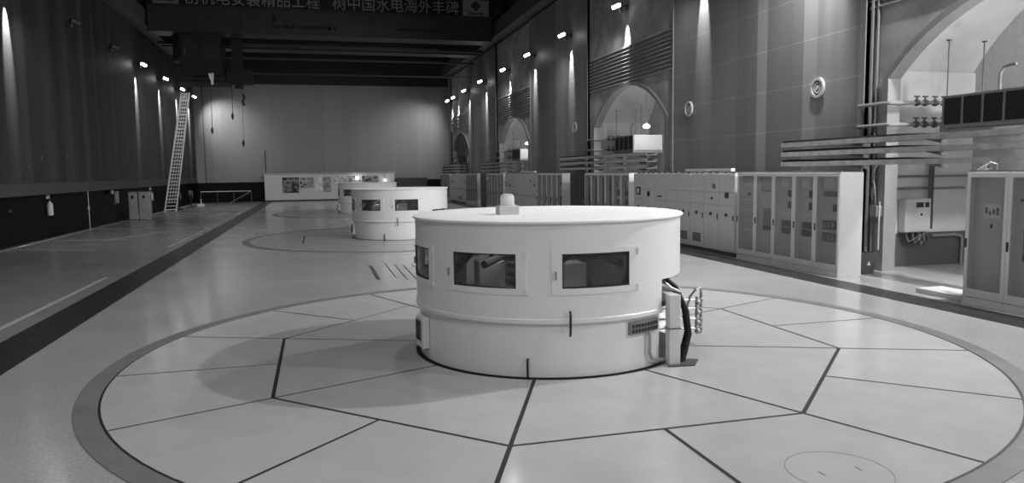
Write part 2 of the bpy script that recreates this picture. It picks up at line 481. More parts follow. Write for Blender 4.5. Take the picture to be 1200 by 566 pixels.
struct(MB().box(XL - 0.7, YB, 2.2, XL, YE + 1, 11.3), 'wall_left', M['wall_l'])
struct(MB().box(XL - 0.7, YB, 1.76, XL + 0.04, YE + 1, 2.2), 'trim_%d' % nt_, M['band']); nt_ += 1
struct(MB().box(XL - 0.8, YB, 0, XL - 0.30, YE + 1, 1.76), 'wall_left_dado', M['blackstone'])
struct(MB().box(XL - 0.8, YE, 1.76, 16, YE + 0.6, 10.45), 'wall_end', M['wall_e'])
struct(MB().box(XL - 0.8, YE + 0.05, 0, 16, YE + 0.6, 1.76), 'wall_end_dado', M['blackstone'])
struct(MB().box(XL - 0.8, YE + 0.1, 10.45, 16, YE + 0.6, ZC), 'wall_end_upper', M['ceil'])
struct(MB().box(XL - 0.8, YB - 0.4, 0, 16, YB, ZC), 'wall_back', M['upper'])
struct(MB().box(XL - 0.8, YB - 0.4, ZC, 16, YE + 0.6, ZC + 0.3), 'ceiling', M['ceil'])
# upright joint cover at the left end of the end wall
struct(MB().box(-9.5, YE - 0.04, 1.76, -9.42, YE, 10.4).box(-4.45, YE - 0.05, 1.76, -4.38, YE, 4.6), 'trim_%d' % nt_, M['darkgrey']); nt_ += 1

# ------------------------------------------------------------------ generator housings
WIN = [-88.6, -132.4, -176.2, 140.0, 96.0, 52.0]
WH, FHW = 13.4, 17.3
CUT0, CUT1 = -56.0, 4.0
RU, RL = 1.79, 1.755
def arcpatch(r0, r1, a0, a1, z0, z1, n=None):
    n = n or max(2, int(abs(a1 - a0) / 2.5))
    return MB().lathe([(r0, z0), (r1, z0), (r1, z1), (r0, z1)], (0, 0), n, a0, a1, close=True)
def make_generator(loc, label):
    t = thing('generator_housing', label, 'generator', (loc[0], loc[1], 0), 'round generator housings along the hall')
    # upper drum wall, window openings and the service cut-out left open
    angs = set([CUT0, CUT1, 360.0 + CUT0])
    for w in WIN: angs |= {w - WH, w + WH}
    base = sorted(a % 360 for a in angs)
    full = []
    for i, a in enumerate(base):
        b = base[(i + 1) % len(base)] + (360 if i == len(base) - 1 else 0)
        if b - a < 1e-6: continue
        k = max(1, int(round((b - a) / 3.0)))
        full += [a + (b - a) * j / k for j in range(k)]
    zs = [0.68, 1.06, 1.458, 1.80]
    def inwin(a): return any(abs((a - w + 180) % 360 - 180) < WH - 0.01 for w in WIN)
    def incut(a): return CUT0 % 360 < a % 360 or a % 360 < CUT1
    mb = MB(); n = len(full)
    for i in range(n):
        a, b = full[i], full[(i + 1) % n] + (360 if i == n - 1 else 0)
        mid = (a + b) / 2
        for j in range(3):
            if j == 1 and inwin(mid): continue
            if j == 0 and incut(mid): continue
            v = [(RU * math.cos(R(w)), RU * math.sin(R(w)), z) for z in (zs[j], zs[j + 1]) for w in (a, b)]
            mb.add(v, [(0, 1, 3, 2)])
    # weld so the shell is one smooth skin
    import bmesh
    me = bpy.data.meshes.new('upper_drum'); me.from_pydata(mb.v, [], mb.f)
    bm = bmesh.new(); bm.from_mesh(me); bmesh.ops.remove_doubles(bm, verts=bm.verts[:], dist=1e-4); bmesh.ops.recalc_face_normals(bm, faces=bm.faces[:])
    bm.to_mesh(me); bm.free()
    me.materials.append(M['gen'])
    for p in me.polygons: p.use_smooth = True
    u = bpy.data.objects.new('upper_drum', me); COL.objects.link(u); u.parent = t
    sd = u.modifiers.new('thick', 'SOLIDIFY'); sd.thickness = 0.03; sd.offset = -1; sd.use_even_offset = True
    es = u.modifiers.new('edges', 'EDGE_SPLIT'); es.split_angle = R(35)
    # lower drum, flange, top plate
    MB().lathe([(RL - 0.03, 0.0), (RL, 0.0), (RL, 0.655), (RL - 0.03, 0.655)], (0, 0), 100, CUT1, 360 + CUT0, close=True).build('lower_drum', M['gen'], t, smooth=True)
    MB().lathe([(RL - 0.02, 0.655), (RU + 0.012, 0.655), (RU + 0.014, 0.675), (RU + 0.014, 0.70), (RU - 0.005, 0.715), (RL - 0.02, 0.715)], (0, 0), 100, CUT1, 360 + CUT0, close=True).build('flange', M['gen'], t, smooth=True)
    MB().lathe([(RL - 0.02, 0.006), (RL + 0.012, 0.006), (RL + 0.012, 0.018), (RL - 0.02, 0.018)], (0, 0), 100, CUT1, 360 + CUT0, close=True).build('base_seal', M['seam'], t)
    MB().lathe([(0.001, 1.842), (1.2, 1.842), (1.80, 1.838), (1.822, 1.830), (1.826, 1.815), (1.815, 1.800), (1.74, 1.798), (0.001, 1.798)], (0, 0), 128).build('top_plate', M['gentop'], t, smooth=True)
    # inspection doors: raised frame, pane, latch, hinges
    for w in WIN:
        zo0, zo1, zi0, zi1 = 0.985, 1.520, 1.06, 1.458
        fr = MB()
        fr.v += []; a0, a1 = w - FHW, w + FHW
        for (p, q, z0, z1) in ((a0, a1, zo0, zi0), (a0, a1, zi1, zo1), (a0, w - WH, zi0, zi1), (w + WH, a1, zi0, zi1)):
            g = arcpatch(RU - 0.002, RU + 0.008, p, q, z0, z1); fr.add(g.v, g.f)
        f_ = fr.build('door_frame', M['gen'], t)
        g = MB()
        for (p, q, z0, z1) in ((w - WH, w + WH, zi0, zi0 + 0.016), (w - WH, w + WH, zi1 - 0.016, zi1), (w - WH, w - WH + 0.5, zi0, zi1), (w + WH - 0.5, w + WH, zi0, zi1)):
            h = arcpatch(RU - 0.025, RU + 0.008, p, q, z0, z1); g.add(h.v, h.f)
        g.build('gasket', M['seam'], f_)
        arcpatch(RU - 0.018, RU - 0.010, w - WH, w + WH, zi0, zi1).build('window_pane', M['genpane'], f_)
        arcpatch(RU + 0.004, RU + 0.035, w - FHW + 1.3, w - FHW + 1.8, 1.17, 1.26, 2).build('latch', M['steel'], f_)
        for z in (1.03, 1.46):
            arcpatch(RU + 0.002, RU + 0.03, a1 - 0.3, a1 + 0.35, z - 0.035, z + 0.035, 2).build('hinge', M['gen'], f_)
    # inside: deck, slip-ring stack, brush rods and stays
    MB().lathe([(0.30, 0.70), (RU - 0.05, 0.70), (RU - 0.05, 0.72), (0.30, 0.72)], (0, 0), 64, close=True).build('inner_deck', M['darkgrey'], t)
    ring = MB()
    prof = [(0.02, 0.72), (0.62, 0.72), (0.62, 0.86), (0.50, 0.88)]
    for q in range(4):
        z = 0.92 + q * 0.12
        prof += [(0.50, z), (0.58, z + 0.01), (0.58, z + 0.06), (0.50, z + 0.07)]
    prof += [(0.35, 1.45), (0.35, 1.70), (0.02, 1.72)]
    ring.lathe(prof, (0, 0), 40).build('slip_ring', M['midgrey'], t)
    for q in range(6):
        w = R(-75 + 60 * q)
        c_, s_ = math.cos(w), math.sin(w); c2, s2 = math.cos(w + 0.75), math.sin(w + 0.75)
        MB().tube([(1.55 * c_, 1.55 * s_, 0.74), (1.30 * c2, 1.30 * s2, 1.46), (1.0 * c2, 1.0 * s2, 1.50)], 0.06, 8).build('stay', M['black'], t)
        MB().cbox((1.05 * math.cos(w - 0.3), 1.05 * math.sin(w - 0.3), 1.0), (0.34, 0.34, 0.55)).build('brush_box', M['galv'] if q % 2 else M['lightgrey'], t, bevel=0.02)
        MB().tube([(0.9 * c_, 0.9 * s_, 1.32), (1.2 * c_, 1.2 * s_, 1.36), (1.62 * c_, 1.62 * s_, 1.30)], 0.05, 8).build('cable', M['cable'], t)
    # straps on seam and foot, terminal plate with conduit, side junction box
    for (a, z0, z1, r) in ((-99.3, 0.515, 0.80, RU + 0.02), (-115.1, 0.005, 0.238, RL), (-210.0, 0.515, 0.80, RU + 0.02), (-189.0, 0.005, 0.24, RL), (60.0, 0.515, 0.80, RU + 0.02)):
        c_, s_ = math.cos(R(a)), math.sin(R(a))
        pts = [((r + 0.005) * c_, (r + 0.005) * s_, z1), ((r + 0.03) * c_, (r + 0.03) * s_, z1 - 0.03), ((r + 0.03) * c_, (r + 0.03) * s_, (z0 + z1) / 2), ((r + 0.025) * c_, (r + 0.025) * s_, z0 + 0.02), ((r + 0.0) * c_, (r + 0.0) * s_, z0)]
        MB().tube(pts, 0.014, 8).build('strap', M['black'], t, smooth=True)
    pl = arcpatch(RL - 0.002, RL + 0.035, -74.6, -58.6, 0.455, 0.605).build('terminal_plate', M['midgrey'], t)
    for i in range(9):
        for j in range(2):
            arcpatch(RL + 0.03, RL + 0.042, -73.6 + i * 1.65, -72.6 + i * 1.65, 0.475 + j * 0.06, 0.515 + j * 0.06, 2).build('terminal', M['black'], pl)
    def P(r, a, z): return (r * math.cos(R(a)), r * math.sin(R(a)), z)
    MB().tube([P(RL + 0.03, -64.6, 0.46), P(RL + 0.05, -64.6, 0.40), P(RL + 0.05, -64.8, 0.20), P(RL + 0.06, -63.5, 0.12), P(RL + 0.07, -60, 0.09), P(RL + 0.06, -55, 0.06)], 0.022, 8).build('conduit', M['galv'], t, smooth=True)
    c_ = R(-171)
    Mx = Matrix.Translation((1.80 * math.cos(c_), 1.80 * math.sin(c_), 0.36)) @ Matrix.Rotation(c_, 4, 'Z')
    jb = MB().obox(Mx, (0.09, 0.30, 0.40)).build('junction_box', M['gen'], t, bevel=0.01)
    Mx2 = Mx @ Matrix.Translation((0.05, -0.03, 0.02)); MB().obox(Mx2, (0.012, 0.20, 0.26)).build('cover', M['darkgrey'], jb)
    for dz in (-0.07, 0.02, 0.10):
        MB().obox(Mx @ Matrix.Translation((0.058, -0.04, dz)), (0.015, 0.05, 0.05)).build('cable_gland', M['black'], jb)
    # service opening: back plate, duct column, cable bundle, valve manifold
    MB().lathe([(1.35, 0.02), (1.37, 0.02), (1.37, 0.70), (1.35, 0.70)], (0, 0), 24, CUT0 - 2, CUT1 + 2, close=True).build('recess_back', M['darkgrey'], t)
    dc = MB().box(1.05, -1.60, 0, 1.20, -1.48, 0.88).build('duct_column', M['lightgrey'], t, bevel=0.012)
    MB().box(1.07, -1.48, 0.80, 1.18, -1.20, 0.88).build('duct_elbow', M['lightgrey'], dc)
    MB().box(1.045, -1.605, 0.455, 1.205, -1.475, 0.475).build('duct_joint', M['midgrey'], dc)
    MB().prism([(1.0, -1.66), (1.34, -1.70), (1.52, -1.46), (1.2, -1.3)], 0.004, 0.022).build('foot_plate', M['darkgrey'], t)
    for q in range(7):
        d = 0.022 * q
        pts = [(1.00 - d * .3, -1.16 + d, 1.00 - d * .3), (1.14, -1.22 + d, 1.06 - d * .4), (1.27 + d * .2, -1.32 + d, 0.93), (1.38 + d * .3, -1.40 + d, 0.64), (1.40 + d * .3, -1.44 + d, 0.35), (1.32 + d * .3, -1.48 + d, 0.12), (1.27 + d * .3, -1.50 + d, 0.015)]
        MB().tube(pts, 0.034, 8).build('cable', M['cable'], t, smooth=True)
    MB().tube([(1.0, -1.2, 0.97), (1.12, -1.30, 1.0), (1.2, -1.34, 0.92), (1.3, -1.40, 0.87)], 0.02, 8).build('hose', M['steel'], t, smooth=True)
    vm = MB()
    vm.tube([(2.02, -0.62, 0.14), (2.02, -0.62, 0.72)], 0.020, 10).tube([(1.93, -0.66, 0.20), (1.93, -0.66, 0.66)], 0.017, 10)
    for z in (0.22, 0.36, 0.50, 0.62):
        vm.tube([(1.30, -0.50, z), (1.93, -0.66, z), (2.05, -0.62, z)], 0.013, 8)
    v_ = vm.build('valve_manifold', M['steel'], t, smooth=True)
    for z in (0.18, 0.30, 0.44, 0.58): MB().ball((1.95, -0.66, z), 0.040, 10).ball((2.02, -0.62, z + 0.03), 0.034, 10).build('valve', M['galv'], v_, smooth=True)
    MB().tube([(1.80, -0.62, 0.50), (1.84, -0.64, 0.66), (1.92, -0.66, 0.76), (2.0, -0.64, 0.78), (2.02, -0.62, 0.70)], 0.016, 8).build('hose', M['steel'], v_, smooth=True)
    # added light to brighten the housing interior, no fitting modelled
    ld = bpy.data.lights.new('interior_fill', 'POINT'); ld.energy = 9; ld.shadow_soft_size = 0.08
    lo = bpy.data.objects.new('interior_fill', ld); COL.objects.link(lo); lo.parent = t; lo.location = (-0.75, -0.95, 1.62)
    return t
g0 = make_generator((GC[0], GC[1]), 'large cream round generator housing in front, with an amber beacon standing on its lid')
g0['label'] = 'nearest and largest pale round generator housing, with a beacon standing on its lid'
dup(g0, (GC[0], gens_y[1], 0), 'middle round generator housing, partly behind the lid of the nearest one')
dup(g0, (GC[0], gens_y[2], 0), 'farthest round generator housing, before the white display wall, mostly hidden by the middle one')

# warning beacon on the near lid
b = thing('warning_beacon', 'small square warning beacon with glass dome on the nearest housing lid', 'beacon', (2.40, 9.30, 1.842))
MB().box(-0.135, -0.11, 0.0, 0.135, 0.11, 0.115).build('base', M['cabin'], b, bevel=0.012)
MB().lathe([(0.001, 0.115), (0.10, 0.115), (0.10, 0.13), (0.092, 0.135), (0.092, 0.22), (0.082, 0.25), (0.055, 0.268), (0.001, 0.272)], (0, 0), 32).build('dome', M['dome'], b, smooth=True)
MB().lathe([(0.001, 0.118), (0.03, 0.118), (0.03, 0.16), (0.045, 0.18), (0.045, 0.205), (0.02, 0.225), (0.001, 0.228)], (0, 0), 20).build('bulb', M['paper'], b, smooth=True)

# ------------------------------------------------------------------ cabinet rows
CX, CZ = 10.85, 2.28
DEP = 0.56
def make_glass_cabinet(w, style, end=False):
    """front at x=0 facing -x, width along +y"""
    t = thing('glass_door_cabinet', 'x', 'cabinet')
    g = 0.004; y0, y1 = g, w - g
    body = MB()
    body.box(0.02, y0, 0.12, DEP, y0 + 0.02, CZ).box(0.02, y1 - 0.02, 0.12, DEP, y1, CZ).box(DEP - 0.02, y0, 0.12, DEP, y1, CZ)
    body.box(0.02, y0, CZ - 0.02, DEP, y1, CZ).box(0.02, y0, 0.12, DEP, y1, 0.14)
    body.build('body', M['cab'], t)
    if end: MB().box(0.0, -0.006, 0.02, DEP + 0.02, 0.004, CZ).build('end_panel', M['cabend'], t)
    MB().box(-0.012, y0, 0.0, DEP, y1, 0.12).build('plinth', M['cab'], t)
    fy = 0.065
    d = MB().box(-0.012, y0, 0.13, 0.02, y0 + fy, CZ - 0.01).box(-0.012, y1 - fy, 0.13, 0.02, y1, CZ - 0.01)
    d.box(-0.012, y0 + fy, CZ - 0.09, 0.02, y1 - fy, CZ - 0.01).box(-0.012, y0 + fy, 0.13, 0.02, y1 - fy, 0.27)
    door = d.build('door', M['cab'], t, bevel=0.004)
    MB().box(0.000, y0 + fy, 0.27, 0.006, y1 - fy, CZ - 0.09).build('door_pane', M['pane'], door)
    MB().box(-0.035, y1 - 0.045, 0.98, -0.012, y1 - 0.02, 1.14).build('handle', M['black'], door, bevel=0.004)
    MB().box(0.02, y0 + 0.0, CZ, 0.06, y1, CZ + 0.03).build('top_rail', M['midgrey'], t)
    mp = 0.14
    plate = MB().box(mp, y0 + 0.02, 0.15, mp + 0.02, y1 - 0.02, CZ - 0.03).build('mounting_plate', M['cabin'], t)
    def inst(name, ya, za, yb, zb, m, dx=0.03):
        MB().box(mp - dx, ya * w, za, mp + 0.001, yb * w, zb).build(name, m, plate)
    # y fraction: 0 = end nearer the camera
    if style == 'paper':
        inst('label_sheet', 0.50, 1.93, 0.86, 2.14, M['paper'], 0.006)
        inst('meter', 0.36, 1.70, 0.48, 1.86, M['instr']); inst('meter', 0.36, 1.42, 0.48, 1.58, M['instr'])
        inst('button_row', 0.40, 1.27, 0.80, 1.30, M['paper'], 0.01)
        for z in (0.98, 0.80):
            for y in (0.32, 0.48, 0.64): inst('breaker', y, z, y + 0.14, z + 0.15, M['instr'])
        inst('ledge', 0.15, 0.66, 0.85, 0.675, M['lightgrey'])
    elif style == 'relay':
        inst('label_sheet', 0.48, 1.93, 0.84, 2.14, M['paper'], 0.006)
        for y in (0.32, 0.60): inst('meter', y, 1.74, y + 0.22, 1.86, M['darkgrey'])
        inst('display', 0.30, 1.42, 0.44, 1.58, M['instr'])
        inst('button_row', 0.34, 1.27, 0.84, 1.29, M['paper'], 0.01)
        for z in (1.01, 0.74):
            b_ = MB().box(mp - 0.05, 0.32 * w, z, mp + 0.001, 0.80 * w, z + 0.20).build('relay_block', M['instr'], plate)
            for q in range(3): MB().box(mp - 0.056, (0.36 + 0.15 * q) * w, z + 0.04, mp - 0.049, (0.44 + 0.15 * q) * w, z + 0.15).build('relay_window', M['midgrey'], b_)
    elif style == 'shelf':
        for q in range(4): inst('shelf', 0.1, 0.75 + 0.27 * q, 0.9, 0.775 + 0.27 * q, M['paper'], 0.02)
        inst('indicator_row', 0.15, 1.95, 0.85, 2.0, M['paper'], 0.02); inst('meter', 0.5, 1.68, 0.64, 1.76, M['instr'])
    elif style == 'plain':
        inst('bar', 0.35, 1.80, 0.85, 1.84, M['darkgrey']); inst('unit', 0.25, 0.95, 0.75, 1.38, M['midgrey'])
        inst('unit', 0.25, 0.83, 0.75, 0.95, M['instr'])
    elif style == 'strip':
        inst('terminal_strip', 0.62, 0.3, 0.86, 2.1, M['instr'], 0.02); inst('display', 0.3, 1.1, 0.45, 1.2, M['instr'])
    elif style == 'rack':
        for q in range(5): inst('rack_unit', 0.15, 0.45 + 0.33 * q, 0.85, 0.65 + 0.33 * q, M['instr'], 0.04)
        inst('display', 0.3, 1.78, 0.7, 1.98, M['lightgrey'], 0.05)
    elif style == 'picture':
        pc = MB().box(mp - 0.012, 0.30 * w, 1.50, mp + 0.001, 0.72 * w, 1.74).build('drawing', M['paper'], plate)
        for q in range(4): MB().box(mp - 0.014, (0.35 + 0.09 * q) * w, 1.55 + 0.02 * (q % 2), mp - 0.011, (0.41 + 0.09 * q) * w, 1.68 - 0.03 * (q % 3)).build('figure', M['darkgrey'], pc)
        inst('lock', 0.50, 1.33, 0.53, 1.40, M['instr'])
    return t
def make_switchgear(w, style):
    t = thing('switchgear_cabinet', 'x', 'cabinet')
    g = 0.004; y0, y1 = g, w - g
    MB().box(0.02, y0, 0.10, DEP, y1, CZ - 0.03).build('body', M['mcc'], t)
    MB().box(0.03, y0, 0.0, DEP - 0.02, y1, 0.10).build('plinth', M['darkgrey'], t)
    def door(z0, z1):
        return MB().box(0.0, y0 + 0.006, z0, 0.02, y1 - 0.006, z1).build('door', M['mcc'], t, bevel=0.004)
    d1 = door(0.12, 1.385); d2 = door(1.395, 1.735); d3 = door(1.745, CZ - 0.04)
    def bit(par, name, y, z, dy, dz, m, dx=0.02):
        MB().box(-dx, y * w - dy / 2, z - dz / 2, 0.001, y * w + dy / 2, z + dz / 2).build(name, m, par, bevel=0.003)
    MB().tube([(0.0, 0.5 * w, 1.12), (-0.03, 0.5 * w, 1.12)], 0.045, 14).build('rotary_knob', M['instr'], d1)
    bit(d1, 'handle', 0.08, 1.05, 0.025, 0.14, M['black'])
    if style in ('lights', 'grille', 'screen'):
        pass
    if style == 'lights' or style == 'grille':
        for q in range(3): MB().tube([(0, (0.3 + 0.18 * q) * w, 1.9), (-0.015, (0.3 + 0.18 * q) * w, 1.9)], 0.028, 10).build('indicator', M['paper'] if q != 1 else M['lightgrey'], d3)
    if style == 'grille':
        gr = MB()
        for q in range(7): gr.box(-0.008, 0.22 * w, 0.28 + 0.035 * q, 0.0, 0.78 * w, 0.30 + 0.035 * q)
        gr.box(-0.003, 0.2 * w, 0.26, 0.0, 0.8 * w, 0.52); gr.build('vent_grille', M['midgrey'], d1)
    if style == 'meter':
        bit(d2, 'meter', 0.48, 1.66, 0.17, 0.15, M['instr'])
    if style == 'square':
        bit(d3, 'selector', 0.32, 1.9, 0.16, 0.13, M['midgrey']); MB().tube([(0, 0.45 * w, 1.56), (-0.02, 0.45 * w, 1.56)], 0.04, 10).build('push_button', M['instr'], d2)
        MB().tube([(0, 0.7 * w, 1.9), (-0.015, 0.7 * w, 1.9)], 0.03, 10).build('indicator', M['paper'], d3)
    if style == 'screen':
        s_ = MB().box(-0.02, 0.30 * w, 1.53, 0.0, 0.72 * w, 1.80).build('display', M['instr'], d2)
        MB().box(-0.022, 0.40 * w, 1.58, -0.019, 0.62 * w, 1.75).build('screen', M['paper'], s_)
    if style == 'breaker':
        bit(d2, 'breaker_handle', 0.5, 1.58, 0.13, 0.16, M['instr'], 0.04)
    if style == 'bar':
        bit(d2, 'name_plate', 0.5, 1.52, 0.28, 0.05, M['darkgrey'])
        for q in range(2): MB().tube([(0, (0.4 + 0.2 * q) * w, 1.9), (-0.015, (0.4 + 0.2 * q) * w, 1.9)], 0.03, 10).build('indicator', M['paper'], d3)
    MB().box(0.08, y0 + 0.15, CZ - 0.03, 0.14, y0 + 0.30, CZ + 0.03).box(0.08, y1 - 0.30, CZ - 0.03, 0.14, y1 - 0.15, CZ + 0.03).build('lifting_lug', M['darkgrey'], t)
    MB().box(0.02, y0, CZ - 0.03, DEP, y1, CZ - 0.01).build('top_cover', M['lightgrey'], t)
    return t
def make_dark_cabinet(w):
    t = thing('relay_cabinet', 'x', 'cabinet')
    y0, y1 = 0.004, w - 0.004
    MB().box(0.02, y0, 0.10, DEP, y1, CZ).build('body', M['darkcab'], t)
    MB().box(0.03, y0, 0.0, DEP - 0.02, y1, 0.10).build('plinth', M['black'], t)
    d = MB().box(0.0, y0 + 0.01, 0.12, 0.02, y1 - 0.01, CZ - 0.02).build('door', M['darkcab'], t, bevel=0.004)
    for q in (0.2, 0.55): MB().box(-0.006, q * w, 0.2, 0.0, q * w + 0.10, 2.15).build('door_rib', M['darkgrey'], d)
    MB().box(-0.03, 0.08 * w, 1.0, 0.0, 0.08 * w + 0.03, 1.15).build('handle', M['steel'], d)
    return t

protos = {}
def put(kind, w, style, y, label, group, end=False, x=CX):
    key = (kind, round(w, 3), style, end)
    if key not in protos:
        o = {'glass': lambda: make_glass_cabinet(w, style, end), 'mcc': lambda: make_switchgear(w, style), 'dark': lambda: make_dark_cabinet(w)}[kind]()
        protos[key] = o
    else:
        o = copy_tree(protos[key])
    o.location = (x, y, 0); o['label'] = label; o['category'] = 'cabinet'; o['group'] = group
    return o
rows = [(0.0, 'cabinet row behind the nearest machine', 'near row'), (PITCHY, 'second cabinet row beyond the dark cabinets', 'second row'), (2 * PITCHY, 'third and farthest cabinet row', 'far row')]
A = ['relay', 'paper', 'paper', 'plain', 'shelf']
desc = {'relay': 'a white sheet over black relays', 'paper': 'a white sheet and black breakers', 'plain': 'one plain grey unit', 'shelf': 'stacked pale shelves'}
Bst = ['rack', 'rack', 'strip', 'strip', 'strip', 'strip']
Cst = ['meter', 'square', 'grille', 'grille', 'lights', 'bar', 'breaker', 'screen']
cdesc = {'meter': 'one square black meter', 'square': 'a small square selector', 'grille': 'pilot lights and a low vent grille', 'lights': 'three pilot lights', 'bar': 'a dark name plate', 'breaker': 'a black breaker handle', 'screen': 'a framed display screen'}
for off, rl, rs in rows:
    y = 13.44 + off; ww = [0.82, 0.76, 0.80, 0.78, 0.82]
    for i in range(5):
        put('glass', ww[i], A[i], y, '%s glass-door cabinet of the %s, with %s' % (ORD[i], rs, desc[A[i]]), 'glass door cabinets of the ' + rs, end=(i == 0)); y += ww[i]
    y = 17.56 + off
    for i in range(8):
        put('mcc', 0.815, Cst[i], y, '%s switchgear cabinet of the %s, with %s' % (ORD[i], rs, cdesc[Cst[i]]), 'grey switchgear of the ' + rs); y += 0.815
    y = 24.45 + off
    for i in range(6):
        put('glass', 0.76, Bst[i], y, '%s narrow glass-door cabinet beyond the switchgear of the %s' % (ORD[i], rs), 'narrow glass cabinets of the ' + rs); y += 0.76
    if off < 30:
        y = 29.03 + off
        for i in range(2):
            put('dark', 0.92, 'd', y, '%s black cabinet at the far end of the %s' % (ORD[i], rs), 'black cabinets of the ' + rs); y += 0.92
# the row cut by the right edge of the view
y = 10.25 - 0.79
for i in range(2):
    put('glass', 0.79, 'picture' if i == 0 else 'plain', y, ['glass-door cabinet at the right edge with a framed drawing behind its pane', 'rightmost glass-door cabinet, cut off by the right edge'][i], 'glass cabinets at the right edge'); y -= 0.79
# cable duct on top of the near switchgear
o = MB().box(11.0, 18.0, CZ + 0.04, 11.12, 20.6, CZ + 0.12).build('cable_duct', M['lightgrey'], off=(11.0, 18.0, CZ + 0.04)); tag(o, 'long pale cable duct lying on top of the near grey switchgear', 'cable duct')
o = MB().box(11.0, 36.9, CZ + 0.04, 11.12, 39.6, CZ + 0.12).build('cable_duct', M['lightgrey'], off=(11.0, 36.9, CZ + 0.04)); tag(o, 'long pale cable duct lying on top of the second row of grey switchgear', 'cable duct')

# ------------------------------------------------------------------ niches: air handlers, trays, pipes, lamps
an = ['nearest', 'second', 'third', 'farthest']
def make_ahu():
    t = thing('air_handler', 'x', 'air handler')
    W, Lh, Hh = 1.35, 2.0, 0.66     # x, y, z ; base at z=0
    MB().box(0.02, 0.02, 0.02, W, Lh - 0.02, Hh - 0.02).build('casing', M['ahu'], t)
    fr = MB()
    for i in range(5):
        y = i * (Lh - 0.05) / 4; fr.box(-0.01, y, 0, 0.05, y + 0.05, Hh)
    fr.box(-0.01, 0.05, 0, 0.05, Lh - 0.05, 0.05).box(-0.01, 0.05, Hh - 0.05, 0.05, Lh - 0.05, Hh).build('front_frame', M['arch'], t)
    for i in range(4):
        y = i * (Lh - 0.05) / 4 + 0.05
        MB().box(0.0, y, 0.05, 0.019, y + (Lh - 0.05) / 4 - 0.05, Hh - 0.05).build('filter', M['ahu_dark'], t)
    fr = MB().box(0.05, -0.01, 0, 0.09, 0.02, Hh).box(W - 0.04, -0.01, 0, W, 0.02, Hh).box(0.09, -0.01, Hh - 0.04, W - 0.04, 0.02, Hh).build('side_frame', M['lightgrey'], t)
    MB().box(-0.02, -0.03, -0.10, W, 0.05, 0.0).box(-0.02, Lh - 0.05, -0.10, W, Lh + 0.03, 0.0).box(0.1, 0.05, -0.06, 0.2, Lh - 0.05, 0.0).build('support_frame', M['arch'], t)
    for (x, y, h) in ((0.06, 1.95, 1.2), (1.0, 1.95, 1.2), (0.7, 0.7, 1.3), (0.8, 0.06, 1.1)):
        r_ = MB().tube([(x, y, Hh - 0.02), (x, y, Hh + h)], 0.012, 8).build('hanger_rod', M['darkgrey'], t)
        MB().tube([(x, y, Hh + h - 0.03), (x, y, Hh + h)], 0.05, 10).build('anchor', M['darkgrey'], r_)
    MB().tube([(0.3, 0.9, Hh - 0.02), (0.3, 0.9, Hh + 0.35), (0.3, 0.82, Hh + 0.47), (0.3, 0.68, Hh + 0.50), (0.3, 0.55, Hh + 0.50)], 0.03, 10).build('vent_pipe', M['midgrey'], t, smooth=True)
    return t
def make_tray(L):
    t = thing('cable_tray', 'x', 'cable tray')
    r_ = MB().box(0, 0, 0, 0.015, L, 0.11).box(0.40, 0, 0, 0.415, L, 0.11)
    r_.build('side_rail', M['tray'], t)
    rg = MB(); n = int(L / 0.35)
    for i in range(n): rg.box(0.015, 0.1 + i * 0.35, 0.01, 0.40, 0.14 + i * 0.35, 0.03)
    rg.build('rung', M['tray'], t)
    cb = MB()
    for q in range(5):
        cb.tube([(0.06 + 0.07 * q, 0.02 + 0.05 * q, 0.06), (0.055 + 0.075 * q, L * 0.45, 0.065 + 0.006 * (q % 2)), (0.06 + 0.07 * q, L * 0.6, 0.12), (0.06 + 0.07 * q, L - 0.02 - 0.06 * q, 0.13 + 0.01 * (q % 2))], [0.026, 0.028, 0.034, 0.036], 6)
    c_ = cb.build('cables', M['cable'], t); c_['kind'] = 'stuff'
    for i in range(int(L / 2.2)):
        y = 0.9 + 2.2 * i
        MB().add([(0.02, y, 0.0), (0.56, y, 0.0), (0.56, y, -0.10), (0.02, y + 0.04, 0.0), (0.56, y + 0.04, 0.0), (0.56, y + 0.04, -0.10)],
                 [(0, 1, 2), (3, 5, 4), (0, 3, 4, 1), (1, 4, 5, 2), (2, 5, 3, 0)]).build('bracket', M['darkgrey'], t)
    return t
def make_pendant():
    t = thing('pendant_lamp', 'x', 'lamp')
    MB().tube([(0, 0, 0.12), (0, 0, 1.6)], 0.012, 8).build('cord', M['darkgrey'], t)
    MB().lathe([(0.03, 0.14), (0.06, 0.12), (0.10, 0.05), (0.21, 0.0), (0.20, 0.0), (0.09, 0.045), (0.03, 0.10)], (0, 0), 24).build('lamp_shade', M['lightgrey'], t, smooth=True)
    MB().ball((0, 0, -0.005), 0.15, 12, 0.6).build('bulb', M['pend'], t, smooth=True)
    return t
ahu = tray = pend = None
